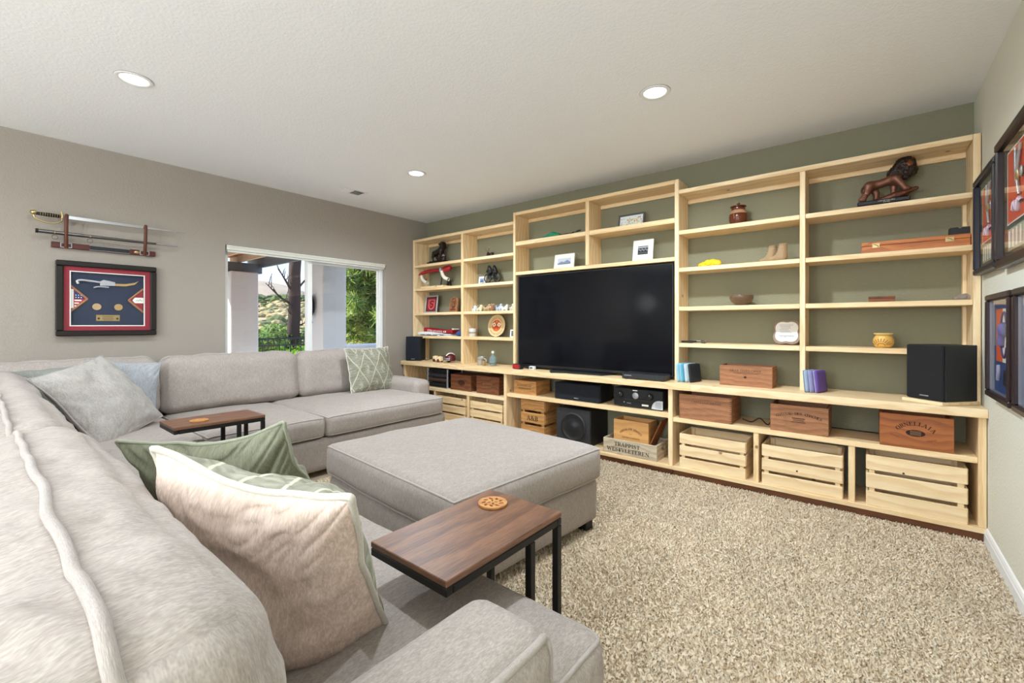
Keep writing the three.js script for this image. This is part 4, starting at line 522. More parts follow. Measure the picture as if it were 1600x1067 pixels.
{ const t = thing('cyclist_statue', 'black metal statue of two cyclists on a bicycle on a flat base', 'statue', [1.355, SH.B, 0.13]); part(t, 'base', bb(-0.13, 0.13, 0, 0.016, -0.05, 0.05, 0.004), M.black);
  for (const x of [-0.075, 0.08]) { part(t, 'wheel', new THREE.TorusGeometry(0.052, 0.006, 8, 36).translate(x, 0.07, 0), M.black); const sp = []; for (let k = 0; k < 6; k++) { const a = k / 6 * Math.PI; sp.push(bar([x - 0.05 * Math.cos(a), 0.07 - 0.05 * Math.sin(a), 0], [x + 0.05 * Math.cos(a), 0.07 + 0.05 * Math.sin(a), 0], 0.0015, 4)); } part(t, 'spokes', merge(sp), M.darkSteel); }
  part(t, 'frame', merge([bar([-0.075, 0.07, 0], [-0.055, 0.13, 0], 0.005), bar([-0.055, 0.13, 0], [0.03, 0.13, 0], 0.005), bar([0.03, 0.13, 0], [0.08, 0.07, 0], 0.005), bar([-0.055, 0.13, 0], [0.0, 0.06, 0], 0.005), bar([0.0, 0.06, 0], [0.03, 0.13, 0], 0.005), bar([0.0, 0.06, 0], [0.08, 0.07, 0], 0.004), bar([-0.06, 0.14, -0.03], [-0.06, 0.14, 0.03], 0.005)]), M.black);
  for (const [x, z] of [[-0.03, 0.01], [0.035, -0.008]]) part(t, 'rider', blob([[[x + 0.02, 0.14, z, 0.02], [x - 0.005, 0.185, z, 0.022]], [[x - 0.012, 0.207, z, 0.014], [x - 0.014, 0.21, z, 0.014]], [[x - 0.005, 0.182, z + 0.015, 0.01], [x - 0.035, 0.145, z + 0.02, 0.008]], [[x + 0.018, 0.138, z + 0.014, 0.014], [x - 0.015, 0.11, z + 0.018, 0.011]], [[x - 0.015, 0.11, z + 0.018, 0.01], [x, 0.06, z + 0.016, 0.008]], [[x + 0.018, 0.138, z - 0.014, 0.014], [x - 0.005, 0.1, z - 0.018, 0.011]], [[x - 0.005, 0.1, z - 0.018, 0.01], [x + 0.01, 0.055, z - 0.016, 0.008]]], 0.006, 44), M.black); }
{ const t = thing('photo_card', 'small white card with a blue print leaning left of the cyclist statue', 'card', [1.155, SH.B, 0.1]); t.rotation.x = -0.14; part(t, 'card', bb(-0.058, 0.058, 0, 0.105, -0.004, 0.004, 0.001), M.paper); part(t, 'print', sheet(0.1, 0.09, [0, 0.052, 0.0046]), printMat(128, 112, (x) => { x.fillStyle = '#8fa0bd'; x.fillRect(16, 20, 96, 60); x.fillStyle = '#50608a'; x.beginPath(); x.moveTo(20, 78); x.lineTo(60, 36); x.lineTo(108, 78); x.fill(); x.fillStyle = '#7f8aa0'; x.fillRect(24, 88, 80, 6); })); part(t, 'hanger', tube([[-0.03, 0.104, 0], [0, 0.132, 0], [0.03, 0.104, 0]], 0.002, 14, 5), M.darkSteel); }
{ // row of little ceramic animals
  const kinds = [[0xe8e6ea, 0x6b78b0, 'white and blue'], [0xd8cdb0, 0x7d6a4c, 'cream and brown'], [0xb89a6a, 0x5c4630, 'tan'], [0x9b6a50, 0xe6d8c0, 'reddish brown'], [0xb9c2cf, 0x56627c, 'pale blue-grey'], [0xe9e6dd, 0x8a8478, 'plain white'], [0xd9cfc0, 0x5a3a2e, 'white and dark brown']];
  const order = ['leftmost in the row', 'second from the left in the row', 'third from the left in the row', 'in the middle of the row', 'fifth from the left in the row', 'second from the right in the row', 'rightmost in the row'];
  kinds.forEach(([a, b, l], i) => { const x = 1.075 + i * 0.1, s = 0.9 + 0.25 * ((i * 37) % 5) / 5, t = thing('ceramic_animal', `small ${l} ceramic animal, ${order[i]}`, 'figurine', [x, SH.C, 0.14 + 0.02 * (i % 2)], 0.4 * ((i % 3) - 1), 'ceramic animals in a row');
    part(t, 'body', blob([[[-0.02 * s, 0.034 * s, 0, 0.026 * s], [0.02 * s, 0.034 * s, 0, 0.024 * s]], [[0.03 * s, 0.05 * s, 0.004, 0.016 * s], [0.034 * s, 0.066 * s, 0.008, 0.018 * s]], [[-0.02, 0.03, 0.014, 0.01], [-0.024, 0.008, 0.016, 0.009]], [[0.02, 0.03, 0.014, 0.01], [0.026, 0.008, 0.016, 0.009]], [[-0.02, 0.03, -0.014, 0.01], [-0.024, 0.008, -0.016, 0.009]], [[0.02, 0.03, -0.014, 0.01], [0.026, 0.008, -0.016, 0.009]], [[-0.04 * s, 0.045 * s, 0, 0.007], [-0.05 * s, 0.06 * s, 0, 0.005]]], 0.006, 34), std(a, 0.35)); part(t, 'ear', ball(0.008 * s, [0.028 * s, 0.086 * s, 0.014], [0.7, 1.2, 0.6], 8, 6), std(b, 0.4)); part(t, 'ear', ball(0.008 * s, [0.028 * s, 0.086 * s, -0.008], [0.7, 1.2, 0.6], 8, 6), std(b, 0.4)); part(t, 'patch', ball(0.02 * s, [-0.012 * s, 0.046 * s, 0.008], [1, 0.8, 0.98], 10, 8), std(b, 0.4)); });
  solo('slate_tray', 'thin grey strip of tray beneath the row of ceramic animals', 'tray', bb(-0.34, 0.34, 0, 0.0015, -0.055, 0.06, 0.0005), M.grey, [1.37, SH.C + 0.0002, 0.15]).position.y = SH.C + 0.0002; }
{ const t = thing('wall_plate', 'round pale wooden plate with an orange centre and crossed flags, standing upright', 'plate', [1.39, SH.D, 0.1]); t.rotation.x = -0.14; const R = 0.133;
  part(t, 'dish', lathe([[0, 0.004], [0.08, 0.004], [0.09, 0.008], [0.118, 0.014], [R, 0.018], [R + 0.002, 0.012], [R - 0.01, 0.002], [0.08, -0.006], [0, -0.006]], 56).rotateX(Math.PI / 2).translate(0, R + 0.002, 0), std(0xe3c99b, 0.5));
  part(t, 'emblem', clean(new THREE.RingGeometry(0, 0.116, 48, 1)).translate(0, R + 0.002, 0.0145), printMat(512, 512, (x) => { const c = 256; x.fillStyle = '#d9bb86'; x.beginPath(); x.arc(c, c, 256, 0, 7); x.fill(); x.fillStyle = '#7a4a2c'; x.font = 'bold 44px serif'; arcText(x, 'SIGNAL CORPS', c, c, 204, -1.15, 1.15); arcText(x, 'UNITED STATES', c, c, 232, Math.PI + 1.0, Math.PI - 1.0); x.strokeStyle = '#f0dcb0'; x.lineWidth = 14; x.beginPath(); x.arc(c, c, 164, 0, 7); x.stroke(); x.fillStyle = '#d2602c'; x.beginPath(); x.arc(c, c, 158, 0, 7); x.fill(); x.strokeStyle = '#5b3320'; x.lineWidth = 10; x.beginPath(); x.moveTo(190, 370); x.lineTo(300, 150); x.moveTo(322, 370); x.lineTo(212, 150); x.stroke(); for (const s of [-1, 1]) { x.save(); x.translate(c + s * 84, c - 26); x.rotate(s * 0.5); x.fillStyle = '#f4ecd8'; x.fillRect(-48, -46, 96, 92); x.fillStyle = s < 0 ? '#c14a20' : '#d98a40'; x.fillRect(-20, -20, 40, 40); x.restore(); } x.strokeStyle = '#eecf9a'; x.lineWidth = 12; x.beginPath(); x.moveTo(256, 120); x.lineTo(256, 190); x.stroke(); }));
  part(t, 'stand', merge([bar([-0.05, 0.003, -0.02], [-0.05, 0.003, 0.035], 0.003, 6), bar([0.05, 0.003, -0.02], [0.05, 0.003, 0.035], 0.003, 6)]), M.black); }
const cup = (r0, r1, h) => lathe([[0, 0.004], [r0 - 0.004, 0.004], [r1 - 0.004, h], [r1, h], [r0, 0.0], [0, 0]], 32);
{ const t = thing('candle_jar', 'frosted white glass candle jar beside the round wooden plate', 'jar', [1.045, SH.D, 0.15]); part(t, 'glass', cup(0.045, 0.048, 0.1), std(0xd9d8d2, 0.3)); part(t, 'wax', xf(new THREE.CylinderGeometry(0.041, 0.041, 0.07, 24), [0, 0.04, 0]), M.cream); part(t, 'band', cup(0.0462, 0.0476, 0.02).translate(0, 0.04, 0), std(0xb4ada0, 0.5)); }
{ const t = thing('framed_photo', 'tiny white framed photo at the right edge of the fourth shelf, second bay', 'picture', [1.675, SH.D, 0.12]); t.rotation.x = -0.12; part(t, 'frame', bb(-0.055, 0.055, 0, 0.09, -0.006, 0.006, 0.002), M.white); part(t, 'print', bb(-0.035, 0.04, 0.014, 0.076, 0.0062, 0.007, 0.0003), std(0x5d6f7c, 0.5)); }
{ const t = thing('beer_mug', 'etched glass mug on the countertop, second bay from the window', 'mug', [1.293, CT, 0.26]); part(t, 'glass', cup(0.046, 0.05, 0.1), std(0xb9b4ac, 0.15, { metalness: 0.3 })); part(t, 'pattern', cup(0.0466, 0.0496, 0.05).translate(0, 0.03, 0), std(0x8b857e, 0.3)); part(t, 'handle', tube([[0.045, 0.075, 0], [0.075, 0.07, 0], [0.078, 0.04, 0], [0.048, 0.025, 0]], 0.007, 20, 8), std(0xb9b4ac, 0.15)); }
solo('shot_glass', 'little amber glass right beside the etched mug', 'glass', cup(0.016, 0.02, 0.055), std(0xa88d5c, 0.15), [1.372, CT, 0.3]);
{ const t = thing('glass_bottle', 'clear glass liquor bottle with a white stopper on the countertop', 'bottle', [1.462, CT, 0.24]); part(t, 'glass', lathe([[0, 0.002], [0.044, 0.002], [0.047, 0.01], [0.047, 0.07], [0.04, 0.1], [0.018, 0.12], [0.014, 0.145], [0.012, 0.145], [0.015, 0.118], [0.037, 0.097], [0.043, 0.07], [0.043, 0.01], [0, 0.006]], 32), M.bottleGlass); part(t, 'stopper', lathe([[0, 0.143], [0.014, 0.143], [0.018, 0.15], [0.018, 0.165], [0.012, 0.172], [0, 0.173]], 24), M.cream); part(t, 'label', cup(0.0474, 0.0474, 0.03).translate(0, 0.022, 0), std(0x7d8a8e, 0.4)); }
// ---------------------------------------------------------------- ornaments: above the television
{ const t = thing('cloth_bundle', 'crumpled green cloth with a dark braided cord, upper left bay above the television', 'cloth', [2.3, 2.167, 0.14], 0.05); part(t, 'cloth', blob([[[-0.14, 0.022, 0, 0.022], [-0.06, 0.032, 0.01, 0.03]], [[-0.06, 0.035, 0.0, 0.028], [0.01, 0.028, 0.01, 0.02]], [[-0.2, 0.01, 0.02, 0.012], [-0.12, 0.02, 0.0, 0.018]]], 0.012, 44, (x, y, z) => 0.006 * n3(x * 40, y * 40, z * 40)), std(0x1f8a63, 0.6)); part(t, 'cord', tube([[0.0, 0.03, 0.01], [0.06, 0.02, 0.02], [0.1, 0.03, 0.0], [0.15, 0.022, 0.015], [0.19, 0.038, 0.0], [0.26, 0.05, 0.0]], 0.008, 40, 6), M.blackMetal); part(t, 'cord', tube([[-0.01, 0.012, 0.02], [0.05, 0.03, 0.0], [0.1, 0.012, 0.02], [0.16, 0.032, 0.0], [0.22, 0.04, 0.01]], 0.006, 40, 6), std(0x6a6f58, 0.7)); }
function leanFrame(label, pos, w, h, fr, frameMat, mat, art, artW, artH, tilt = -0.16) { const t = thing('framed_photo', label, 'picture', pos); t.rotation.x = tilt; part(t, 'frame', merge([bb(-w / 2, w / 2, 0, fr, -0.009, 0.009), bb(-w / 2, w / 2, h - fr, h, -0.009, 0.009), bb(-w / 2, -w / 2 + fr, fr, h - fr, -0.009, 0.009), bb(w / 2 - fr, w / 2, fr, h - fr, -0.009, 0.009)]), frameMat); part(t, 'mount', bb(-w / 2 + fr, w / 2 - fr, fr, h - fr, -0.007, 0.004, 0.0005), mat); part(t, 'print', sheet(artW, artH, [0, h * 0.52, 0.0046]), art); part(t, 'prop', bb(-0.02, 0.02, 0, h * 0.7, -0.013, -0.0095, 0.001), M.satin); return t; }
leanFrame('dark grey framed colourful print leaning in the upper right bay above the television', [3.1, 2.167, 0.11], 0.265, 0.14, 0.018, std(0x4f5258, 0.5), M.paper, printMat(256, 128, (x) => { x.fillStyle = '#dfe6e4'; x.fillRect(0, 0, 256, 128); const R = rng(9); for (let i = 0; i < 90; i++) { x.fillStyle = ['#7fb0c4', '#d7a56a', '#b5c46b', '#c7836f', '#e2d28a', '#8aa0b8'][Math.floor(R() * 6)]; x.fillRect(R() * 250, 20 + R() * 90, 6 + R() * 16, 3 + R() * 10); } }, { solid: true }), 0.22, 0.1);
leanFrame('small white framed landscape photo leaning in the lower left bay above the television', [2.36, 1.831, 0.13], 0.245, 0.165, 0.01, M.white, M.paper, printMat(256, 128, (x) => { x.fillStyle = '#c3cad6'; x.fillRect(0, 0, 256, 128); x.fillStyle = '#7d8ba3'; x.beginPath(); x.moveTo(0, 110); x.lineTo(70, 60); x.lineTo(120, 80); x.lineTo(190, 40); x.lineTo(256, 90); x.lineTo(256, 128); x.lineTo(0, 128); x.fill(); x.fillStyle = '#56637c'; x.fillRect(0, 112, 256, 16); }, { solid: true }), 0.16, 0.065);
leanFrame('taller white framed black and white photo leaning in the lower right bay above the television', [3.225, 1.831, 0.14], 0.195, 0.21, 0.009, M.white, M.paper, printMat(192, 160, (x) => { x.fillStyle = '#23262b'; x.fillRect(0, 0, 192, 160); x.fillStyle = '#8e949a'; for (let i = 0; i < 9; i++) x.fillRect(10 + i * 20, 40 + (i % 3) * 12, 14, 34); x.fillStyle = '#c8ccd0'; x.fillRect(0, 14, 192, 18); x.fillStyle = '#55595f'; x.fillRect(0, 118, 192, 20); }, { solid: true }), 0.098, 0.08);
// ---------------------------------------------------------------- ornaments: right shelf unit
{ const t = thing('stoneware_crock', 'glazed brown stoneware crock with a lid on the top shelf right of the television', 'jar', [4.03, SH.A - 0.003, 0.12]); const glaze = std(0x5f2c17, 0.18);
  part(t, 'body', lathe([[0, 0], [0.05, 0], [0.056, 0.012], [0.067, 0.045], [0.069, 0.075], [0.064, 0.1], [0.052, 0.112], [0, 0.112]], 40), glaze); part(t, 'shoulder_band', lathe([[0.0645, 0.099], [0.06, 0.11], [0.05, 0.122], [0.048, 0.13], [0.03, 0.13], [0.03, 0.1]], 40), std(0xb58a68, 0.4)); part(t, 'collar', lathe([[0.047, 0.128], [0.05, 0.134], [0.05, 0.15], [0.045, 0.155], [0, 0.155]], 40), glaze); const l = part(t, 'lid', lathe([[0, 0.17], [0.03, 0.168], [0.058, 0.162], [0.06, 0.156], [0.05, 0.153], [0, 0.153]], 40), glaze); part(l, 'knob', lathe([[0, 0.19], [0.012, 0.188], [0.014, 0.18], [0.008, 0.174], [0.009, 0.168]], 24), glaze); part(t, 'glaze_runs', blob([[[-0.02, 0.09, 0.062, 0.005], [-0.016, 0.05, 0.066, 0.003]], [[0.012, 0.08, 0.065, 0.004], [0.01, 0.05, 0.067, 0.003]]], 0.002, 28), std(0x8a5433, 0.15)); }
solo('toy_cloth', 'crumpled bright yellow cloth on the second shelf right of the television', 'cloth', blob([[[-0.07, 0.018, 0, 0.02], [0.01, 0.024, 0.0, 0.028]], [[0.01, 0.028, 0.01, 0.024], [0.075, 0.026, 0.0, 0.022]], [[-0.02, 0.04, 0, 0.012], [0.03, 0.045, 0.0, 0.012]], [[0.06, 0.03, 0.02, 0.016], [0.085, 0.022, 0.02, 0.014]]], 0.01, 44, (x, y, z) => 0.008 * n3(x * 45, y * 45, z * 45)), M.yellow, [3.81, SH.B - 0.004, 0.14]);
{ const boot = (label, x, z, turn) => { const t = thing('ceramic_boot', label, 'boot', [x, SH.B - 0.005, z], turn, 'pair of tan boots'); part(t, 'upper', blob([[[0.03, 0.03, 0, 0.028], [0.034, 0.105, 0, 0.029]], [[0.03, 0.03, 0, 0.026], [-0.045, 0.02, 0, 0.018]], [[0.01, 0.045, 0, 0.022], [0.02, 0.06, 0, 0.024]]], 0.01, 44, (x2, y, z2) => 0.002 * n3(x2 * 60, y * 60, z2 * 60)), M.tan); part(t, 'sole', extrude([[-0.068, 0], [0.058, 0], [0.058, 0.01], [0.02, 0.009], [-0.066, 0.009]], 0.052, 0.003).translate(0, 0, -0.026), std(0x8a7048, 0.8)); for (let i = 0; i < 5; i++) part(t, 'lace', tube([[0.004 - 0.018 + i * 0.006, 0.048 + i * 0.016, -0.016], [-0.012 + i * 0.004, 0.052 + i * 0.016, 0], [0.004 - 0.018 + i * 0.006, 0.048 + i * 0.016, 0.016]], 0.002, 8, 5), M.cream); part(t, 'collar', lathe([[0.027, 0.118], [0.03, 0.128], [0.026, 0.134], [0.02, 0.128]], 24).translate(0.035, 0, 0), M.tan); };
  boot('small tan lace-up boot ornament, the left one of the pair on the second shelf', 4.24, 0.11, -0.12); boot('small tan lace-up boot ornament, the right one of the pair on the second shelf', 4.315, 0.17, -0.05);
  solo('metal_badge', 'small flat dark disc lying to the right of the tan boots', 'disc', lathe([[0, 0.012], [0.02, 0.012], [0.026, 0.006], [0.026, 0], [0, 0]], 24), M.bronzeDark, [4.405, SH.B - 0.005, 0.13]); }
{ const t = thing('wooden_bowl', 'turned greyish-brown wooden bowl on the third shelf right of the television', 'bowl', [4.056, SH.C - 0.007, 0.13]); part(t, 'bowl', lathe([[0, 0.004], [0.036, 0.004], [0.04, 0], [0.036, 0.0], [0.044, 0.006], [0.075, 0.035], [0.088, 0.062], [0.086, 0.082], [0.08, 0.088], [0.075, 0.084], [0.078, 0.064], [0.066, 0.04], [0.03, 0.014], [0, 0.012]], 48), new THREE.MeshStandardMaterial({ map: T.grey, color: 0x8a786a, roughness: 0.3 })); }
{ const t = thing('folding_knife', 'black and silver pocket tool lying on the fourth shelf right of the television', 'knife', [3.7, SH.D - 0.009, 0.19], -0.06); part(t, 'handle', extrude([[-0.1, 0.002], [-0.02, 0.0], [0.03, 0.006], [0.025, 0.022], [-0.02, 0.02], [-0.1, 0.018]], 0.025, 0.003).translate(0, 0, -0.012), M.black); part(t, 'blade', extrude([[0.0, 0.014], [0.06, 0.016], [0.06, 0.024], [0.0, 0.024]], 0.012, 0.001).translate(0, 0, -0.004), M.steel); part(t, 'clip', tube([[0.04, 0.014, 0], [0.07, 0.022, 0.004], [0.1, 0.012, 0.004], [0.09, 0.004, 0], [0.06, 0.006, 0]], 0.005, 24, 6), M.darkSteel); }
{ const t = thing('scalloped_plaque', 'tilted plaque with a scalloped taupe border and white printed face', 'plaque', [4.363, SH.D - 0.009, 0.1]); t.rotation.x = -0.28; t.rotation.z = -0.0; const oct = (s) => { const p = []; for (let i = 0; i < 96; i++) { const a = i / 96 * 6.283, c = Math.cos(a), q = Math.sin(a), k = 1 / Math.pow(Math.abs(c) ** 5 + Math.abs(q) ** 5, 0.2), r = k * (1 - 0.028 * Math.cos(8 * a)); p.push([c * r * 0.09 * s, 0.1 + q * r * 0.095 * s]); } return p; };
  part(t, 'border', clean(extrude(oct(1), 0.016, 0.004)), std(0x8d7663, 0.4)); part(t, 'face_plate', clean(extrude(oct(0.82), 0.004, 0.001)).translate(0, 0, 0.016), M.paper); part(t, 'lettering', sheet(0.125, 0.13, [0, 0.1, 0.0206]), printMat(256, 256, (x) => { x.fillStyle = '#8d96a8'; const R = rng(4); for (let i = 0; i < 9; i++) x.fillRect(30 + (i % 3) * 8, 20 + i * 24, 120 + R() * 70, 5); x.font = 'italic bold 22px serif'; x.fillText('With Appreciation', 128, 196); })); }
// coasters held upright
function coasters(label, x, cols, group, turn) { cols.forEach(([c, l], i) => { const t = thing('coaster', l, 'coaster', [x + i * 0.031, CT, 0.27 - i * 0.004], turn, group); t.rotation.z = 0.08 + i * 0.012; part(t, 'pad', xf(clean(softBox(0.028, 0.155, 0.155, { r: 0.012, top: 0, front: 0, back: 0, side: 0.001, amp: 0, seg: 0.02 })), [0, 0.0785, 0]), std(c[0], 0.6)); part(t, 'edge_stripe', xf(clean(softBox(0.008, 0.157, 0.157, { r: 0.004, top: 0, front: 0, back: 0, side: 0, amp: 0, seg: 0.03 })), [-0.006, 0.0785, 0]), std(c[1], 0.6)); }); }
coasters('', 3.64, [[[0x8cc4d6, 0xdfe9ec], 'pale teal padded square at the left end of the blue stack beside the television'], [[0x5aa9c8, 0xcfe4ea], 'brighter blue padded square in the blue stack beside the television'], [[0xb9cdd8, 0x7f98a8], 'grey-blue padded square in the blue stack beside the television'], [[0x1c222a, 0xcfdde6], 'black-faced padded square at the right end of the blue stack']], 'blue padded squares', -0.3);
coasters('', 4.535, [[[0x9fb0cc, 0x6f87b4], 'grey-blue padded square at the left end of the purple stack'], [[0x8a86b8, 0xb9c6dc], 'lilac padded square in the middle of the purple stack'], [[0x6a4fa0, 0xc2cbe4], 'purple-faced padded square at the right end of the purple stack']], 'purple padded squares', -0.3);
{ const t = thing('lion_statue', 'bronze lion statue stepping onto a rock, on a black base at the top right', 'statue', [4.945, SH.A - 0.003, 0.125], 0.0);
  part(t, 'base', merge([bb(-0.165, 0.135, 0, 0.018, -0.06, 0.06, 0.004), bb(-0.15, 0.125, 0.018, 0.05, -0.052, 0.052, 0.006)]), std(0x12121a, 0.35)); part(t, 'lettering', sheet(0.12, 0.024, [0.005, 0.034, 0.0527]), printMat(256, 52, (x) => { x.fillStyle = '#c9c3b4'; x.font = 'bold 20px serif'; x.fillText('LION OF THE HILL', 128, 16); x.fillText('AWARD', 128, 38); }));
  const leg = (a, b, c, r) => [[[...a, r], [...b, r * 0.6]], [[...b, r * 0.6], [...c, r * 0.48]], [[...c, r * 0.5], [c[0] + 0.014, c[1] - 0.002, c[2], r * 0.48]]];
  part(t, 'body', blob([[[-0.08, 0.162, 0, 0.031], [-0.02, 0.167, 0, 0.023]], [[-0.02, 0.167, 0, 0.023], [0.05, 0.187, 0, 0.032]], [[0.05, 0.19, 0, 0.033], [0.085, 0.235, 0, 0.03]], ...leg([-0.088, 0.155, 0.018], [-0.098, 0.108, 0.024], [-0.128, 0.068, 0.026], 0.026), ...leg([-0.075, 0.15, -0.018], [-0.048, 0.108, -0.022], [-0.05, 0.066, -0.024], 0.024), ...leg([0.055, 0.178, 0.024], [0.082, 0.138, 0.028], [0.1, 0.106, 0.03], 0.024), ...leg([0.045, 0.172, -0.02], [0.044, 0.125, -0.024], [0.042, 0.085, -0.026], 0.022)], 0.008, 68), M.bronze);
  part(t, 'mane', blob([[[0.055, 0.215, 0, 0.046], [0.1, 0.255, 0.005, 0.046]], [[0.1, 0.255, 0.005, 0.05], [0.125, 0.225, 0.012, 0.034]], [[0.1, 0.28, 0.005, 0.034], [0.115, 0.283, 0.01, 0.03]], [[0.115, 0.22, 0.0, 0.035], [0.1, 0.19, 0, 0.022]]], 0.01, 56, (x, y, z) => 0.008 * n3(x * 60, y * 38, z * 60) + 0.004 * n3(x * 120, y * 80, z * 120)), M.bronzeDark);
  const face = part(t, 'face', blob([[[0.115, 0.272, 0.03, 0.024], [0.118, 0.262, 0.045, 0.02]], [[0.12, 0.252, 0.052, 0.014], [0.12, 0.248, 0.06, 0.011]], [[0.098, 0.292, 0.028, 0.009], [0.096, 0.296, 0.028, 0.008]], [[0.134, 0.292, 0.028, 0.009], [0.136, 0.296, 0.028, 0.008]]], 0.006, 36), std(0x8a5a40, 0.35, { metalness: 0.7 })); for (const s of [-1, 1]) part(face, 'eye', ball(0.0035, [0.117 + s * 0.009, 0.271, 0.062]), M.black);
  part(t, 'tail', tube([[-0.108, 0.17, 0], [-0.126, 0.14, 0.012], [-0.12, 0.105, 0.04], [-0.1, 0.09, 0.05]], 0.006, 24, 7), M.bronze); part(t, 'rock', blob([[[-0.05, 0.052, 0.0, 0.014], [0.06, 0.068, 0.0, 0.024]], [[0.05, 0.07, 0.01, 0.02], [0.155, 0.1, 0.01, 0.012]], [[0.03, 0.055, -0.02, 0.02], [0.1, 0.075, -0.01, 0.018]]], 0.008, 48, (x, y, z) => 0.003 * n3(x * 50, y * 50, z * 50)), std(0x6a4030, 0.45, { metalness: 0.6 })); }
{ const t = thing('wooden_case', 'long low orange-brown wooden case with two brass clasps on the second shelf at the right', 'case', [5.08, SH.B - 0.005, 0.15]); part(t, 'case', bb(-0.262, 0.262, 0, 0.05, -0.06, 0.06, 0.003), M.cedar); part(t, 'lid', bb(-0.262, 0.262, 0.051, 0.078, -0.06, 0.06, 0.003), M.cedar); for (const x of [-0.185, 0.17]) { const c = part(t, 'clasp', bb(x - 0.02, x + 0.02, 0.036, 0.066, 0.06, 0.064, 0.001), M.brass); part(c, 'hook', tube([[x - 0.012, 0.06, 0.066], [x + 0.004, 0.052, 0.068], [x + 0.014, 0.042, 0.066]], 0.003, 12, 6), M.brass); } }
{ const t = thing('black_box', 'small black box with a notched top lying on the long wooden case', 'box', [5.3, SH.B + 0.074, 0.13]); part(t, 'body', extrude([[-0.045, 0], [0.045, 0], [0.045, 0.048], [0.012, 0.05], [0.008, 0.042], [-0.004, 0.042], [-0.008, 0.05], [-0.045, 0.048]], 0.07, 0.002).translate(0, 0, -0.035), M.black); part(t, 'label', bb(-0.03, 0.03, 0.012, 0.03, 0.035, 0.0355, 0.0002), M.satin); }
{ const t = thing('small_box', 'tiny reddish wooden box on the third shelf, right bay', 'box', [4.925, SH.C - 0.007, 0.13]); part(t, 'case', bb(-0.068, 0.068, 0, 0.027, -0.035, 0.035, 0.002), M.darkbox); part(t, 'lid', bb(-0.07, 0.07, 0.0275, 0.04, -0.037, 0.037, 0.002), wood(T.darkbox, 0.5, { color: 0xffd8c8 })); }
solo('rock', 'small mottled grey-brown rock at the far right of the third shelf', 'rock', blob([[[-0.025, 0.014, 0, 0.014], [0.012, 0.02, 0, 0.02]], [[0.01, 0.018, 0, 0.016], [0.03, 0.014, 0.004, 0.014]]], 0.008, 36, (x, y, z) => 0.004 * n3(x * 70, y * 70, z * 70)), std(0x8d8178, 0.9), [5.31, SH.C - 0.008, 0.15]);
{ const t = thing('carved_pot', 'yellow pottery pot carved with a sunrise on the fourth shelf at the right', 'pot', [4.935, SH.D - 0.01, 0.13]), glaze = std(0xe2b45e, 0.35);
  part(t, 'body', lathe([[0, 0], [0.036, 0], [0.048, 0.012], [0.057, 0.036], [0.056, 0.058], [0.046, 0.078], [0.038, 0.085], [0.034, 0.085], [0.04, 0.07], [0.045, 0.04], [0.03, 0.012], [0, 0.008]], 48), glaze); part(t, 'rim', lathe([[0.034, 0.083], [0.04, 0.084], [0.053, 0.094], [0.052, 0.1], [0.042, 0.1], [0.033, 0.09]], 48), std(0xecca84, 0.35));
  const on = (a, y) => { const r = 0.0572 - Math.max(0, Math.abs(y - 0.046) - 0.012) * 0.35; return [r * Math.sin(a), y, r * Math.cos(a)]; }; const ray = []; for (let k = 0; k < 9; k++) { const b = -1.25 + k * 0.3125, p = (q) => on(-0.25 + Math.sin(b) * q * 22, 0.014 + Math.cos(b) * q); ray.push(tube([p(0.026), p(0.036), p(0.05)], 0.0022, 8, 5)); } const arc = []; for (let k = 0; k <= 10; k++) { const b = -1.5 + k * 0.3; arc.push(on(-0.25 + Math.sin(b) * 0.4, 0.014 + Math.cos(b) * 0.017)); } part(t, 'carving', merge([...ray, tube(arc, 0.0022, 20, 5)]), std(0xa8702e, 0.6)); }

// ---------------------------------------------------------------- left wall: sword rack and shadow box
{ const t = thing('sword_rack', 'reddish wooden wall rack with two leather straps holding the sword and its scabbard', 'rack', [0, 1.862, 3.37], Math.PI / 2);  // local x runs towards the window, z out of the wall
  part(t, 'back_bar', bb(-0.315, 0.315, -0.022, 0.022, 0.001, 0.03, 0.004, 0), M.mahogany); for (const x of [-0.235, 0.24]) { part(t, 'strap', tube([[x, -0.02, 0.034], [x - 0.004, 0.06, 0.075], [x - 0.006, 0.16, 0.1], [x - 0.003, 0.215, 0.09], [x, 0.225, 0.07], [x, 0.2, 0.062]], 0.012, 30, 8).scale(1, 1, 1), M.leather); part(t, 'buckle', merge([bb(x - 0.032, x + 0.032, 0.014, 0.019, 0.03, 0.036, 0.001), bb(x - 0.032, x + 0.032, -0.019, -0.014, 0.03, 0.036, 0.001), bb(x - 0.032, x - 0.027, -0.014, 0.014, 0.03, 0.036, 0.001), bb(x + 0.027, x + 0.032, -0.014, 0.014, 0.03, 0.036, 0.001)]), M.silver); }
  part(t, 'plate', bb(-0.1, 0.14, -0.016, 0.016, 0.03, 0.032, 0.0005), M.black); part(t, 'plate_trim', merge([bb(-0.104, 0.144, 0.016, 0.019, 0.03, 0.033, 0.0005), bb(-0.104, 0.144, -0.019, -0.016, 0.03, 0.033, 0.0005)]), M.silver); part(t, 'medallion', lathe([[0, 0.004], [0.014, 0.003], [0.016, 0]], 24).rotateX(Math.PI / 2).scale(1.2, 0.7, 1).translate(0.19, 0, 0.03), M.brass); }
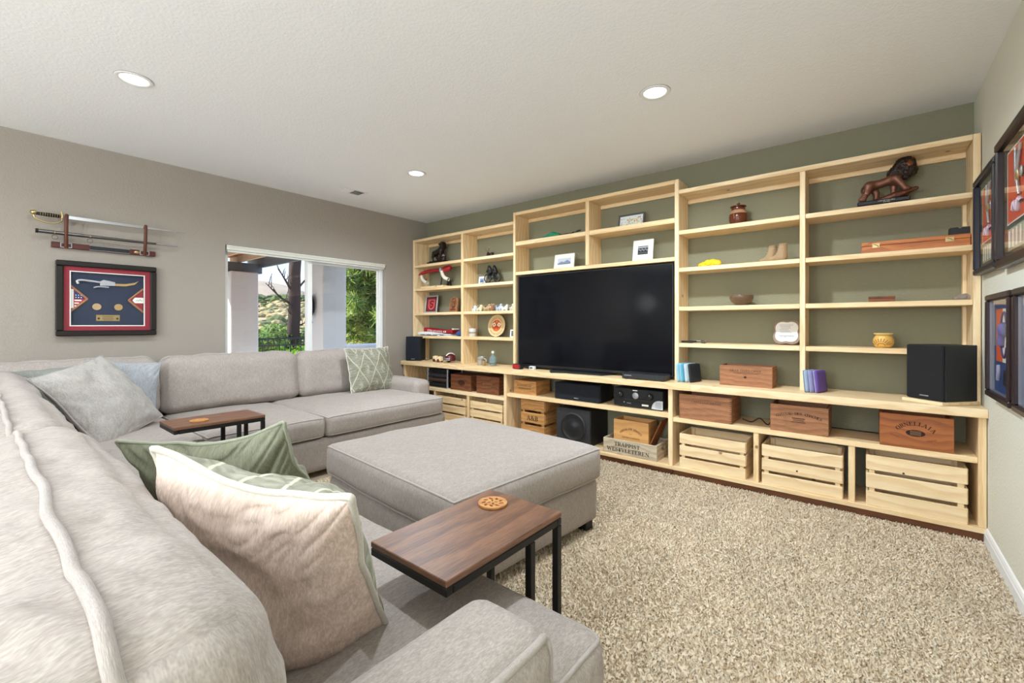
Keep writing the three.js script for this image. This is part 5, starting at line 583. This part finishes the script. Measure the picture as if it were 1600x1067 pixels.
{ const t = thing('sword', 'ceremonial sword with a brass guard hung level on the wall rack', 'sword', [0.078, 2.072, 3.37], Math.PI / 2);
  const b = extrude([[-0.245, -0.014], [0.2, -0.012], [0.45, -0.006], [0.52, 0.0], [0.45, 0.006], [0.2, 0.011], [-0.245, 0.014]], 0.007, 0.002).translate(0, 0, -0.0035); part(t, 'blade', b, M.steel); part(t, 'grip', lathe([[0, -0.4], [0.011, -0.398], [0.013, -0.36], [0.015, -0.33], [0.012, -0.27], [0, -0.268]], 16).rotateZ(-Math.PI / 2).scale(1, 1, 1), M.blackMetal); const w = []; for (let i = 0; i < 9; i++) w.push(new THREE.TorusGeometry(0.0145, 0.0015, 5, 16).rotateY(Math.PI / 2).translate(-0.375 + i * 0.0125, 0, 0)); part(t, 'wire_wrap', merge(w), M.brass);
  part(t, 'guard', merge([tube([[-0.26, -0.01, 0], [-0.265, -0.035, 0], [-0.3, -0.058, 0.0], [-0.36, -0.056, 0], [-0.4, -0.035, 0], [-0.41, -0.005, 0]], 0.0055, 30, 8), tube([[-0.262, -0.012, 0], [-0.262, 0.02, 0], [-0.268, 0.034, 0]], 0.006, 12, 8), bb(-0.268, -0.255, -0.018, 0.018, -0.014, 0.014, 0.003)]), M.brass); part(t, 'pommel', ball(0.018, [-0.408, 0.006, 0], [1.1, 1, 0.9]), M.brass); }
{ const t = thing('scabbard', 'dark steel scabbard with two rings hung below the sword on the wall rack', 'scabbard', [0.075, 1.945, 3.37], Math.PI / 2); part(t, 'sheath', rod([-0.385, 0, 0], [0.31, 0, 0], 0.014, 0.009, 14), M.darkSteel); part(t, 'tip', rod([0.31, 0, 0], [0.46, -0.002, 0], 0.0085, 0.005, 12), M.steel); part(t, 'throat', rod([-0.4, 0, 0], [-0.385, 0, 0], 0.016, 0.016, 14), M.blackMetal); for (const x of [-0.3, -0.105]) { const c = part(t, 'ring_band', merge([new THREE.TorusGeometry(0.014, 0.003, 6, 20).rotateY(Math.PI / 2).translate(x, 0, 0)]), M.brass); part(c, 'ring', new THREE.TorusGeometry(0.016, 0.002, 6, 24).translate(x, -0.034, 0), M.darkSteel); } }
function wallFrame(name, label, pos, turn, w, h, fr, depth, frameMat) { const t = thing(name, label, 'picture', pos, turn); const prof = (a, b, c, d) => bb(a, b, c, d, 0.001, depth, 0.006); part(t, 'frame', merge([prof(-w / 2, w / 2, -h / 2, -h / 2 + fr), prof(-w / 2, w / 2, h / 2 - fr, h / 2), prof(-w / 2, -w / 2 + fr, -h / 2 + fr, h / 2 - fr), prof(w / 2 - fr, w / 2, -h / 2 + fr, h / 2 - fr)]), frameMat); return t; }
{ const w = 0.61, h = 0.585, t = wallFrame('shadow_box', 'dark framed box with a dagger, two coins and a brass plate below the sword', [0, 1.452, 3.358], Math.PI / 2, w, h, 0.042, 0.06, std(0x17100f, 0.3));
  part(t, 'back_panel', bb(-w / 2 + 0.03, w / 2 - 0.03, -h / 2 + 0.03, h / 2 - 0.03, 0.001, 0.012, 0.001), std(0x202b44, 0.9)); const mt = (a, m2, z0, z1, b) => merge([bb(-w / 2 + a, w / 2 - a, -h / 2 + a, -h / 2 + a + b, z0, z1, 0.0008), bb(-w / 2 + a, w / 2 - a, h / 2 - a - b, h / 2 - a, z0, z1, 0.0008), bb(-w / 2 + a, -w / 2 + a + b, -h / 2 + a + b, h / 2 - a - b, z0, z1, 0.0008), bb(w / 2 - a - b, w / 2 - a, -h / 2 + a + b, h / 2 - a - b, z0, z1, 0.0008)]);
  part(t, 'red_mount', mt(0.04, 0, 0.034, 0.038, 0.036), std(0x8c1e30, 0.85)); part(t, 'white_line', mt(0.0755, 0, 0.033, 0.0365, 0.008), M.paper);
  const dg = part(t, 'dagger', extrude([[-0.01, 0.018], [0.07, 0.02], [0.13, 0.035], [0.155, 0.05], [0.13, 0.018], [0.07, 0.0], [-0.01, 0.0]], 0.005, 0.001).translate(0.035, 0.115, 0.018), M.gold); part(dg, 'hilt', tube([[-0.18, 0.118, 0.024], [-0.185, 0.14, 0.024], [-0.16, 0.148, 0.024], [-0.1, 0.143, 0.024], [-0.05, 0.137, 0.024]], 0.0095, 30, 8), M.silver); part(dg, 'scabbard_mount', extrude([[-0.05, 0.115], [0.04, 0.12], [0.04, 0.15], [-0.03, 0.165], [-0.055, 0.15]], 0.01, 0.002).translate(0, -0.005, 0.014), M.silver); part(dg, 'quillon', tube([[-0.09, 0.092, 0.024], [-0.06, 0.102, 0.024], [0.0, 0.1, 0.024]], 0.007, 16, 6), M.silver);
  for (const s of [-1, 1]) part(t, 'coin', lathe([[0, 0.004], [0.022, 0.004], [0.025, 0.006], [0.027, 0.004], [0.027, 0]], 32).rotateX(Math.PI / 2).translate(s * 0.066 - 0.004, -0.06, 0.012), s < 0 ? std(0xc8ac86, 0.35, { metalness: 0.6 }) : M.gold, null, s < 0 ? 'pale bronze coin' : 'bright gold coin');
  part(t, 'name_plate', bb(-0.075, 0.07, -0.175, -0.125, 0.012, 0.016, 0.001), M.brass); part(t, 'lettering', sheet(0.14, 0.046, [-0.0025, -0.15, 0.0164]), printMat(256, 84, (x) => { x.fillStyle = 'rgba(60,40,10,0.85)'; x.beginPath(); x.arc(24, 50, 14, 0, 7); x.fill(); x.beginPath(); x.arc(232, 50, 14, 0, 7); x.fill(); for (let i = 0; i < 4; i++) x.fillRect(62 + (i % 2) * 10, 14 + i * 17, 130 - (i % 2) * 20, 5); }));
  // triangular flag cases at both sides
  for (const s of [-1, 1]) { const g = part(t, 'flag_case', merge([rod([s * 0.222, 0.1, 0.018], [s * 0.125, 0.0, 0.018], 0.008, 0.008, 8), rod([s * 0.125, 0.0, 0.018], [s * 0.222, -0.1, 0.018], 0.008, 0.008, 8)]), M.winebox); const tri = extrude([[0, 0], [0.085, 0.085], [0.085, -0.085]].map(([x, y]) => [s * (0.135 + x), y]).sort((a, b) => 0), 0.006, 0.0008).translate(0, 0, 0.012);
    part(g, 'flag', clean(tri), std(s < 0 ? 0xa32a36 : 0x8f1f2c, 0.8)); if (s < 0) { part(g, 'star_field', extrude([[-0.2, 0.0], [-0.14, 0.0], [-0.17, 0.035], [-0.2, 0.062]], 0.003, 0.0005).translate(0, 0, 0.0182), std(0x1f2f66, 0.8)); for (let i = 0; i < 3; i++) part(g, 'white_stripe', bb(-0.2, -0.19 + i * 0.015, -0.062 + i * 0.022, -0.052 + i * 0.022, 0.018, 0.0215, 0.0005), M.paper); part(g, 'white_edge', bb(-0.222, -0.205, -0.075, 0.075, 0.018, 0.0215, 0.0005), M.paper); for (let i = 0; i < 6; i++) part(g, 'star', lathe([[0, 0.001], [0.004, 0.001], [0.004, 0]], 5).rotateX(Math.PI / 2).translate(-0.192 + (i % 3) * 0.015, 0.01 + Math.floor(i / 3) * 0.018, 0.0215), M.paper); } else { part(g, 'signed_panel', extrude([[0.15, 0.0], [0.165, 0.025], [0.222, 0.025], [0.222, -0.022], [0.165, -0.022]], 0.004, 0.0006).translate(0, 0, 0.018), M.paper); part(g, 'signature', tube([[0.172, -0.006, 0.0226], [0.182, 0.004, 0.0226], [0.19, -0.004, 0.0226], [0.2, 0.012, 0.0226], [0.206, -0.003, 0.0226], [0.218, 0.002, 0.0226]], 0.0013, 30, 5), M.black); } }
  part(t, 'glass', sheet(w - 0.07, h - 0.07, [0, 0, 0.046]), M.clearCover); }
// ---------------------------------------------------------------- right wall: framed memorabilia
{ const rot = -Math.PI / 2, navy = std(0x151726, 0.35), brown = std(0x2a1a1c, 0.35);   // local x runs away from the shelves, z out of the wall
  const medals = (t, cx, cy, s) => { const tube1 = part(t, 'sabre', tube([[cx - 0.02 * s, cy + 0.13 * s, 0.022], [cx, cy + 0.03 * s, 0.024], [cx + 0.03 * s, cy - 0.06 * s, 0.022]], 0.006 * s, 20, 6), M.silver); part(tube1, 'hilt', tube([[cx + 0.05 * s, cy + 0.13 * s, 0.022], [cx + 0.02 * s, cy + 0.05 * s, 0.025], [cx, cy, 0.024]], 0.006 * s, 20, 6), M.silver); part(t, 'medal', ball(0.02 * s, [cx + 0.005, cy + 0.02 * s, 0.022], [1, 1.6, 0.4]), M.gold); part(t, 'medal', ball(0.014 * s, [cx + 0.06 * s, cy + 0.02 * s, 0.022], [1, 1.6, 0.4]), M.silver); part(t, 'ribbon', tube([[cx - 0.06 * s, cy - 0.1 * s, 0.02], [cx - 0.03 * s, cy - 0.075 * s, 0.022], [cx, cy - 0.11 * s, 0.02], [cx + 0.03 * s, cy - 0.075 * s, 0.022], [cx + 0.06 * s, cy - 0.09 * s, 0.02]], 0.009 * s, 30, 6), std(0xd8c3d6, 0.6)); };
  const build = (label, y, z, w, h, fm, fr) => { const t = wallFrame('shadow_box', label, [RX, y, z], rot, w, h, fr, 0.045, fm), mw = w - 2 * fr, mh = h - 2 * fr;
    part(t, 'mount', bb(-mw / 2 - 0.005, mw / 2 + 0.005, -mh / 2 - 0.005, mh / 2 + 0.005, 0.001, 0.012, 0.001), std(0x2a3330, 0.9)); part(t, 'red_panel', bb(-mw * 0.38, mw * 0.38, -mh * 0.2, mh * 0.42, 0.0125, 0.016, 0.0006), std(0xd0401f, 0.85)); part(t, 'panel_line', merge([bb(-mw * 0.39, -mw * 0.38, -mh * 0.21, mh * 0.43, 0.0125, 0.0165, 0.0005), bb(mw * 0.38, mw * 0.39, -mh * 0.21, mh * 0.43, 0.0125, 0.0165, 0.0005), bb(-mw * 0.38, mw * 0.38, mh * 0.42, mh * 0.43, 0.0125, 0.0165, 0.0005), bb(-mw * 0.38, mw * 0.38, -mh * 0.21, -mh * 0.2, 0.0125, 0.0165, 0.0005)]), M.paper);
    medals(t, 0, mh * 0.1, 1.15); part(t, 'lower_panel', bb(-mw * 0.38, mw * 0.38, -mh * 0.44, -mh * 0.25, 0.0125, 0.0155, 0.0006), std(0xa9a58e, 0.8)); for (let i = 0; i < 6; i++) part(t, 'white_bar', bb(-mw * 0.32 + i * mw * 0.12, -mw * 0.29 + i * mw * 0.12, -mh * 0.42, -mh * 0.27, 0.0158, 0.0185, 0.0005), M.paper); part(t, 'glass', sheet(mw, mh, [0, 0, 0.03]), M.clearCover); };
  build('black framed box of medals on orange-red cloth, nearest the shelves on the right wall', 1.815, 0.572, 0.545, 0.555, navy, 0.032);
  build('large brown framed box of medals on orange-red cloth, cut off by the photo edge', 1.825, 1.19, 0.62, 0.61, brown, 0.04);
  const low = (label, z) => { const w = 0.5, h = 0.53, fr = 0.03, t = wallFrame('shadow_box', label, [RX, 1.138, z], rot, w, h, fr, 0.045, brown), mw = w - 2 * fr, mh = h - 2 * fr;
    part(t, 'mount', bb(-mw / 2 - 0.004, mw / 2 + 0.004, -mh / 2 - 0.004, mh / 2 + 0.004, 0.001, 0.012, 0.001), std(0x1d3f78, 0.85)); part(t, 'orange_half', bb(-mw * 0.36, -0.02, -mh * 0.16, mh * 0.4, 0.0125, 0.016, 0.0005), std(0xdc5a22, 0.85)); part(t, 'white_half', bb(-0.0198, mw * 0.36, -mh * 0.16, mh * 0.4, 0.0125, 0.016, 0.0005), M.paper);
    const ring = []; for (let i = 0; i <= 20; i++) { const a = i / 20 * 5.2 + 0.5; ring.push([0.02 + 0.06 * Math.cos(a), 0.06 + 0.11 * Math.sin(a), 0.0165]); } part(t, 'emblem_ring', tube(ring, 0.006, 50, 6), std(0x4a3a6a, 0.6)); part(t, 'emblem', blob([[[0, 0.02, 0.016, 0.022], [0.02, 0.1, 0.016, 0.02]], [[0.02, 0.09, 0.016, 0.018], [0.05, 0.07, 0.016, 0.016]]], 0.008, 30), std(0x5a5684, 0.6)); part(t, 'photo', bb(-0.02, 0.04, -mh * 0.4, -mh * 0.24, 0.0125, 0.0145, 0.0004), M.black); for (const x of [-0.1, 0.11]) part(t, 'ribbon', tube([[x, -mh * 0.2, 0.016], [x + 0.012, -mh * 0.28, 0.018], [x - 0.01, -mh * 0.36, 0.016]], 0.009, 20, 6), std(0xb9b4cc, 0.6));
    part(t, 'inner_trim', merge([bb(-mw / 2, mw / 2, -mh / 2, -mh / 2 + 0.006, 0.012, 0.03, 0.001), bb(-mw / 2, mw / 2, mh / 2 - 0.006, mh / 2, 0.012, 0.03, 0.001), bb(-mw / 2, -mw / 2 + 0.006, -mh / 2 + 0.006, mh / 2 - 0.006, 0.012, 0.03, 0.001), bb(mw / 2 - 0.006, mw / 2, -mh / 2 + 0.006, mh / 2 - 0.006, 0.012, 0.03, 0.001)]), M.silver); part(t, 'glass', sheet(mw, mh, [0, 0, 0.03]), M.clearCover); };
  low('brown framed box with an orange and white flag on blue, beside the corner speaker', 0.9); low('brown framed blue box cut off by the photo edge, right of the flag box', 1.47); }

// ---------------------------------------------------------------- sectional sofa
{
  const S = thing('sectional_sofa', 'large L-shaped pale greige chenille sectional sofa under the window and along the near side', 'sofa');
  const sb = (name, x0, x1, y0, y1, z0, z1, o) => { const g = softBox(x1 - x0, y1 - y0, z1 - z0, o); const m = part(S, name, clean(g.clone()), M.sofa, [(x0 + x1) / 2, (y0 + y1) / 2, (z0 + z1) / 2]); return [m, g]; };
  sb('base', 0.06, 1.41, 0.06, 0.325, 0.93, 4.25, { r: 0.02, top: 0, front: 0, back: 0, side: 0, amp: 0.001, seg: 0.06 });
  sb('base', 1.411, 4.345, 0.06, 0.325, 3.13, 4.25, { r: 0.02, top: 0, front: 0, back: 0, side: 0, amp: 0.001, seg: 0.06 });
  sb('back_frame', 0.03, 0.2, 0.061, 0.86, 0.86, 4.28, { r: 0.04, top: 0, front: 0, back: 0, side: 0, amp: 0.002, seg: 0.06 });
  sb('back_frame', 0.201, 4.36, 0.061, 0.84, 4.1, 4.28, { r: 0.04, top: 0, front: 0, back: 0, side: 0, amp: 0.002, seg: 0.06 });
  for (const p of [[0.1, 0.95], [1.36, 0.98], [1.36, 3.1], [4.29, 3.18], [4.29, 4.2], [0.1, 4.2]]) part(S, 'foot', bb(-0.03, 0.03, 0, 0.06, -0.03, 0.03, 0.004), M.black, [p[0], 0, p[1]]);
  // arms with a welt round the outer panel
  const armO = { r: 0.055, top: 0.012, front: 0.005, back: 0, side: 0.008, amp: 0.003, fr: 6, seg: 0.025, seed: 4.2 };
  sb('arm', 0.22, 1.1, 0.1, 0.64, 0.86, 1.07, { ...armO, seed: 2.2 });
  { const [m, g] = sb('arm', 4.155, 4.378, 0.1, 0.645, 3.325, 4.27, armO); const [a, b, c] = g.half, P = []; for (let i = 0; i <= 20; i++) P.push(g.edge(V(a, b, lerp(c, -c, i / 20)))); for (let i = 1; i <= 12; i++) P.push(g.edge(V(a, lerp(b, -b, i / 12), -c))); part(m, 'piping', tube(P, 0.009, 120, 8), M.sofaWelt); }
  // seat cushions
  const seat = (x0, x1, z0, z1, seed) => { const [m, g] = sb('seat_cushion', x0, x1, 0.326, 0.502, z0, z1, { r: 0.045, top: 0.028, front: 0.012, back: 0.012, side: 0.008, amp: 0.006, fr: 3.4, seg: 0.03, seed }); part(m, 'piping', piping(g, 1, 0.0062), M.sofaWelt); part(m, 'piping', piping(g, -0.94, 0.0055), M.sofaWelt); };
  seat(0.3, 1.44, 0.97, 2.244, 1.3); seat(0.3, 1.44, 2.248, 3.085, 3.1); seat(0.3, 1.44, 3.09, 3.95, 5.7); seat(1.443, 2.84, 3.09, 3.95, 7.7); seat(2.844, 4.368, 3.09, 3.95, 9.1);
  // back cushions
  const backC = (w, h, pos, turn, seed, seg, creases = []) => { const g = softBox(w, h, 0.27, { r: 0.085, top: 0.012, bot: 0.0, front: 0.02, back: 0.01, side: 0.02, amp: 0.011, fr: 3.6, seg, seed, wr: 0.006, creases }); const m = part(S, 'back_cushion', clean(g.clone()), M.sofa); m.position.set(...pos); m.rotation.set(-0.13, 0, 0); m.rotation.order = 'YXZ'; m.rotation.y = turn;
    const [a, b, c] = g.half, P = [], n = 40, q = 0.02; for (let i = 0; i <= 6; i++) P.push(g.edge(V(-a, lerp(-b, b, i / 7), -c * q))); for (let i = 0; i <= n; i++) P.push(g.edge(V(lerp(-a, a, i / n), b, -c * q)).add(V(0, 0.003 + 0.006 * n3(i * 0.23 + seed, 1, 2), 0.01 * n3(i * 0.19, seed, 4)))); for (let i = 6; i >= 0; i--) P.push(g.edge(V(a, lerp(-b, b, i / 7), -c * q))); part(m, 'piping', tube(P, 0.0078, 200, 8), M.sofaWelt); };
  backC(1.06, 0.46, [0.285, 0.725, 1.455], Math.PI / 2, 1.7, 0.028); backC(1.1, 0.47, [0.285, 0.73, 2.54], Math.PI / 2, 4.4, 0.028); backC(0.98, 0.47, [0.275, 0.735, 3.59], Math.PI / 2, 6.9, 0.028);
  backC(1.12, 0.46, [1.02, 0.705, 3.965], Math.PI, 8.3, 0.026); backC(1.3, 0.46, [2.25, 0.705, 3.965], Math.PI, 11.3, 0.02); backC(1.40, 0.47, [3.645, 0.705, 3.955], Math.PI, 13.9, 0.0125, [[[-0.7, 0.06, 0.05], [-0.42, 0.235, 0.05]], [[-0.64, 0.235, -0.05], [-0.36, 0.16, -0.135]], [[-0.55, 0.235, -0.02], [-0.42, 0.05, -0.135]], [[-0.22, 0.235, -0.03], [0.02, 0.16, -0.135]], [[-0.3, 0.235, 0.03], [-0.12, 0.12, 0.135]], [[0.12, 0.235, 0.02], [0.3, 0.1, 0.135]], [[0.3, 0.235, -0.03], [0.5, 0.16, -0.13]]]);
}
// ---------------------------------------------------------------- ottoman
{ const O = thing('ottoman', 'large square pale greige upholstered ottoman in the middle of the carpet', 'ottoman', [2.905, 0, 2.155], -0.085);
  const base = softBox(1.25, 0.25, 1.12, { r: 0.03, top: 0, front: 0.004, back: 0.004, side: 0.004, amp: 0.002, seg: 0.04, seed: 3 }); part(O, 'base', clean(base.clone()), M.sofa, [0, 0.187, 0]);
  const top = softBox(1.285, 0.19, 1.155, { r: 0.04, top: 0.026, front: 0.012, back: 0.012, side: 0.012, amp: 0.006, fr: 3, seg: 0.03, seed: 6 }), m = part(O, 'cushion', clean(top.clone()), M.sofa, [0, 0.407, 0]); part(m, 'piping', piping(top, 1, 0.0065), M.sofaWelt); part(m, 'piping', piping(top, -0.95, 0.0065), M.sofaWelt);
  for (const a of [-1, 1]) for (const b of [-1, 1]) part(O, 'foot', bb(-0.035, 0.035, 0, 0.062, -0.035, 0.035, 0.004), M.black, [a * 0.565, 0, b * 0.5]); }
// ---------------------------------------------------------------- C-shaped side tables and their coasters
function cTable(label, x, z) { const t = thing('side_table', label, 'table', [x, 0, z], 0, 'C-shaped side tables'), w = 0.30, d = 0.485, y = 0.662;
  part(t, 'tabletop', bb(-w / 2, w / 2, y - 0.016, y, -d / 2, d / 2, 0.002, 2), M.walnut);
  part(t, 'top_frame', merge([bb(-w / 2, w / 2, y - 0.039, y - 0.0165, -d / 2, -d / 2 + 0.022), bb(-w / 2, w / 2, y - 0.039, y - 0.0165, d / 2 - 0.022, d / 2), bb(-w / 2, -w / 2 + 0.022, y - 0.039, y - 0.0165, -d / 2 + 0.022, d / 2 - 0.022), bb(w / 2 - 0.022, w / 2, y - 0.039, y - 0.0165, -d / 2 + 0.022, d / 2 - 0.022)]), M.blackMetal);
  for (const sx of [-1, 1]) for (const zz of [-d / 2 + 0.011, -d / 2 + 0.15]) part(t, 'leg', bb(-0.011, 0.011, 0.022, y - 0.0395, -0.011, 0.011, 0.002, 1), M.blackMetal, [sx * (w / 2 - 0.011), 0, zz]);
  part(t, 'foot_frame', merge([bb(-w / 2, -w / 2 + 0.022, 0.001, 0.0215, -d / 2, d / 2), bb(w / 2 - 0.022, w / 2, 0.001, 0.0215, -d / 2, d / 2), bb(-w / 2 + 0.022, w / 2 - 0.022, 0.001, 0.0215, -d / 2, -d / 2 + 0.022)]), M.blackMetal); return t; }
cTable('walnut-topped black metal C-shaped side table nearest the camera, over the sofa seat by the arm', 3.962, 3.145);
cTable('walnut-topped black metal C-shaped side table at the far corner of the sofa', 1.662, 3.105);
function coaster(label, x, z, turn) { const R = 0.048, hole = (cx, cy, a, b, r) => Array.from({ length: 12 }, (_, i) => { const q = -i / 12 * 6.283, X = a * Math.cos(q), Y = b * Math.sin(q); return [cx + X * Math.cos(r) - Y * Math.sin(r), cy + X * Math.sin(r) + Y * Math.cos(r)]; });
  const holes = []; for (let k = 0; k < 9; k++) { const a = k / 9 * 6.283; holes.push(hole(0.029 * Math.cos(a), 0.029 * Math.sin(a), 0.0085, 0.0045, a + 0.6)); } for (let k = 0; k < 4; k++) { const a = k / 4 * 6.283 + 0.4; holes.push(hole(0.0125 * Math.cos(a), 0.0125 * Math.sin(a), 0.006, 0.0035, a)); }
  const t = thing('coaster', label, 'coaster', [x, 0.6625, z], turn); part(t, 'disc', boxUV(clean(extrude(Array.from({ length: 40 }, (_, i) => [R * Math.cos(i / 40 * 6.283), R * Math.sin(i / 40 * 6.283)]), 0.007, 0.0015, holes)).rotateX(-Math.PI / 2), 0), wood(T.orangewood, 0.6, { color: 0xf6ead8 })); part(t, 'backing', xf(new THREE.CylinderGeometry(R - 0.003, R - 0.003, 0.002, 32), [0, 0.0012, 0]), std(0x6a4a2c, 0.8)); }
coaster('round cut-out wooden coaster on the near side table', 3.905, 2.995, 0.4); coaster('round wooden coaster on the far side table', 1.70, 3.195, 1.1);
// ---------------------------------------------------------------- scatter cushions
T.diamond = dataTex(512, 512, (x, y) => { const n = tnoiseD(x * 24, y * 110, 24, 110), base = mix3([0.55, 0.545, 0.49], [0.72, 0.71, 0.66], n); const fx = ((x * 3) % 1 + 1) % 1, fy = ((y * 1.5) % 1 + 1) % 1, d = Math.abs(Math.abs(fx - 0.5) * 2 + Math.abs(fy - 0.5) * 2 - 1), line = 1 - sst(0.035, 0.075, d), q = Math.hypot((fx - 0.5) * 2.2, (fy - 0.5) * 1.6), motif = (1 - sst(0.15, 0.34, q)) * 0.7 * sst(0.25, 0.6, tnoiseD(x * 60, y * 60, 60, 60)); const q2 = Math.hypot((((fx + 0.5) % 1) - 0.5) * 2.2, (((fy + 0.5) % 1) - 0.5) * 1.6), m2 = (1 - sst(0.15, 0.34, q2)) * 0.7 * sst(0.25, 0.6, tnoiseD(x * 60, y * 60, 60, 60)); return mix3(base, [0.86, 0.85, 0.78], Math.max(line, motif, m2)); }, [0.55, 0.55]);
function tnoiseD(x, y, a, b) { return (tnoiseD.f ??= tnoise(88))(x, y, a, b); }
const diamondMat = (c) => new THREE.MeshPhysicalMaterial({ color: c, map: T.diamond, bumpMap: T.fabricBump, bumpScale: 0.0012, roughness: 0.95 });
function pillow(label, mat, weltMat, center, U, W, size, T0, o = {}, name = 'scatter_cushion') { const t = thing(name, label, 'cushion'), g = pillowGeo(size[0], size[1], T0, o); orient(t, center, U, W); const c = part(t, 'cover', clean(g.body), mat); part(t, 'piping', g.welt, weltMat); return t; }
pillow('patterned sage cushion with pale diamonds and scalloped edges at the window end of the sofa', diamondMat(0xd9d8d0), M.welt, [0.57, 0.75, 1.275], [0, 0.0, -1], [-0.3, 1, 0], [0.55, 0.5], 0.17, { seed: 2.1, scallop: 0.012, pinch: 0.06 });
pillow('large pale grey-beige cushion tilted in the far corner of the sofa', M.whiteCushion, M.whiteCushion, [0.905, 0.745, 3.515], [-0.45, 0.1, -0.38], [-0.27, 0.48, 0.2], [0.6, 0.58], 0.2, { seed: 5.3, amp: 0.012 });
pillow('grey-green cushion tucked behind the large pale one in the corner', M.greyGreen, M.greyGreen, [0.56, 0.73, 3.74], [0.05, 0.05, -1], [-0.3, 1, 0.05], [0.5, 0.46], 0.16, { seed: 7.7, scallop: 0.01 });
pillow('pale blue-grey cushion half hidden to the right of the large pale one in the corner', M.blueGrey, M.blueGrey, [0.55, 0.745, 3.36], [0.0, -0.12, -1], [-0.28, 1, -0.1], [0.42, 0.46], 0.14, { seed: 9.4 });
{ // one cushion, plain beige on the side towards us and sage diamonds on the other
  const t = thing('scatter_cushion', 'beige cushion with a sage patterned reverse, nearest the camera, propped against the sofa arm', 'cushion'), g = pillowGeo(0.47, 0.49, 0.22, { seed: 11.9, amp: 0.009, pr: 0.008, n: 90, sag: 0.03, belly: 0.1 }); orient(t, [3.815, 0.742, 3.63], [0.41, -0.06, -0.21], [0.10, 0.425, 0.21]);
  const h = g.body.index.count / 2, half = (a) => { const q = g.body.clone(); q.setIndex(Array.from(g.body.index.array.slice(a, a + h))); return clean(q); };
  part(t, 'cover', half(0), M.beige); part(t, 'reverse_cover', half(h), diamondMat(0xe6e6de), null, 'sage reverse with pale diamonds'); part(t, 'piping', g.welt, M.welt); }
pillow('sage green crinkled cushion with pale piping behind the beige one by the arm', M.green, M.greenLight, [3.27, 0.715, 3.53], [0.45, 0.06, -0.28], [0.10, 0.42, 0.2], [0.54, 0.49], 0.19, { seed: 15.8, amp: 0.018, n: 70, sag: 0.04 });

// ---------------------------------------------------------------- carpet pile
{
  const R = rng(4711), curl = (s) => { const pts = []; for (let i = 0; i <= 4; i++) { const t = i / 4; pts.push([Math.sin(t * 2.6 + s) * 0.32 * t, t, Math.cos(t * 2.6 + s * 1.7) * 0.32 * t - 0.25 * t]); } const g = tube(pts, 0.34, 4, 4), p = g.attributes.position; for (let i = 0; i < p.count; i++) { const row = Math.floor(i / 5), t = row / 4, c = pts[row], k = 1 - 0.45 * t * t; p.setXYZ(i, c[0] + (p.getX(i) - c[0]) * k, p.getY(i), c[2] + (p.getZ(i) - c[2]) * k); } g.computeVertexNormals(); return clean(g); };
  const x0 = 1.35, x1 = RX - 0.016, z0 = 0.365, z1 = 4.7, st = 0.0102, list = [];
  for (let x = x0; x < x1; x += st) for (let z = z0; z < z1; z += st) { if (z > 3.2 && x < 4.38) continue; if (x < 1.45 && z > 0.95) continue; if (Math.abs(x - 2.9) < 0.5 && Math.abs(z - 2.15) < 0.42) continue; list.push([x + (R() - 0.5) * st * 1.5, z + (R() - 0.5) * st * 1.5]); }
  for (let x = 0.03; x < x1; x += 0.0165) for (let z = 4.3; z < RZ - 0.02; z += 0.0165) { if (z < 4.7 && x > 4.38) continue; list.push([x + (R() - 0.5) * 0.02, z + (R() - 0.5) * 0.02, 1.5]); }
  const mat = std(0xffffff, 1, { side: THREE.DoubleSide }), variants = [curl(0.3), curl(2.1), curl(4.0)], g = new THREE.Group(); g.name = 'carpet'; g.userData = { label: 'thick beige shag carpet covering the floor between the sofa and the shelves', category: 'carpet', kind: 'stuff' }; scene.add(g);
  const A = new THREE.Color(0xe6d2b6), B = new THREE.Color(0xc9ae8b), C = new THREE.Color(0xf5ead6), c = new THREE.Color();
  variants.forEach((geo, v) => { const mine = list.filter((_, i) => i % 3 === v), im = new THREE.InstancedMesh(geo, mat, mine.length), m = new THREE.Matrix4(), q = new THREE.Quaternion(), e = new THREE.Euler();
    mine.forEach(([x, z, k0 = 1], i) => { e.set((R() - 0.5) * 1.3, R() * 6.283, (R() - 0.5) * 1.3); q.setFromEuler(e); const nap = n3(x * 1.3, z * 1.3, 0.5) * 0.5 + n3(x * 4, z * 4, 3.5) * 0.5, h = 0.009 + R() * 0.006 + nap * 0.003; m.compose(V(x, -0.002, z), q, V(0.0135 * k0, h, 0.0135 * k0)); im.setMatrixAt(i, m); const k = R(); c.copy(A).lerp(k < 0.35 ? B : C, R() * 0.7).multiplyScalar(0.85 + 0.2 * nap); im.setColorAt(i, c); });
    im.name = 'carpet_pile'; im.userData.kind = 'stuff'; g.add(shadows(im)); });
}
renderer.render(scene, camera);
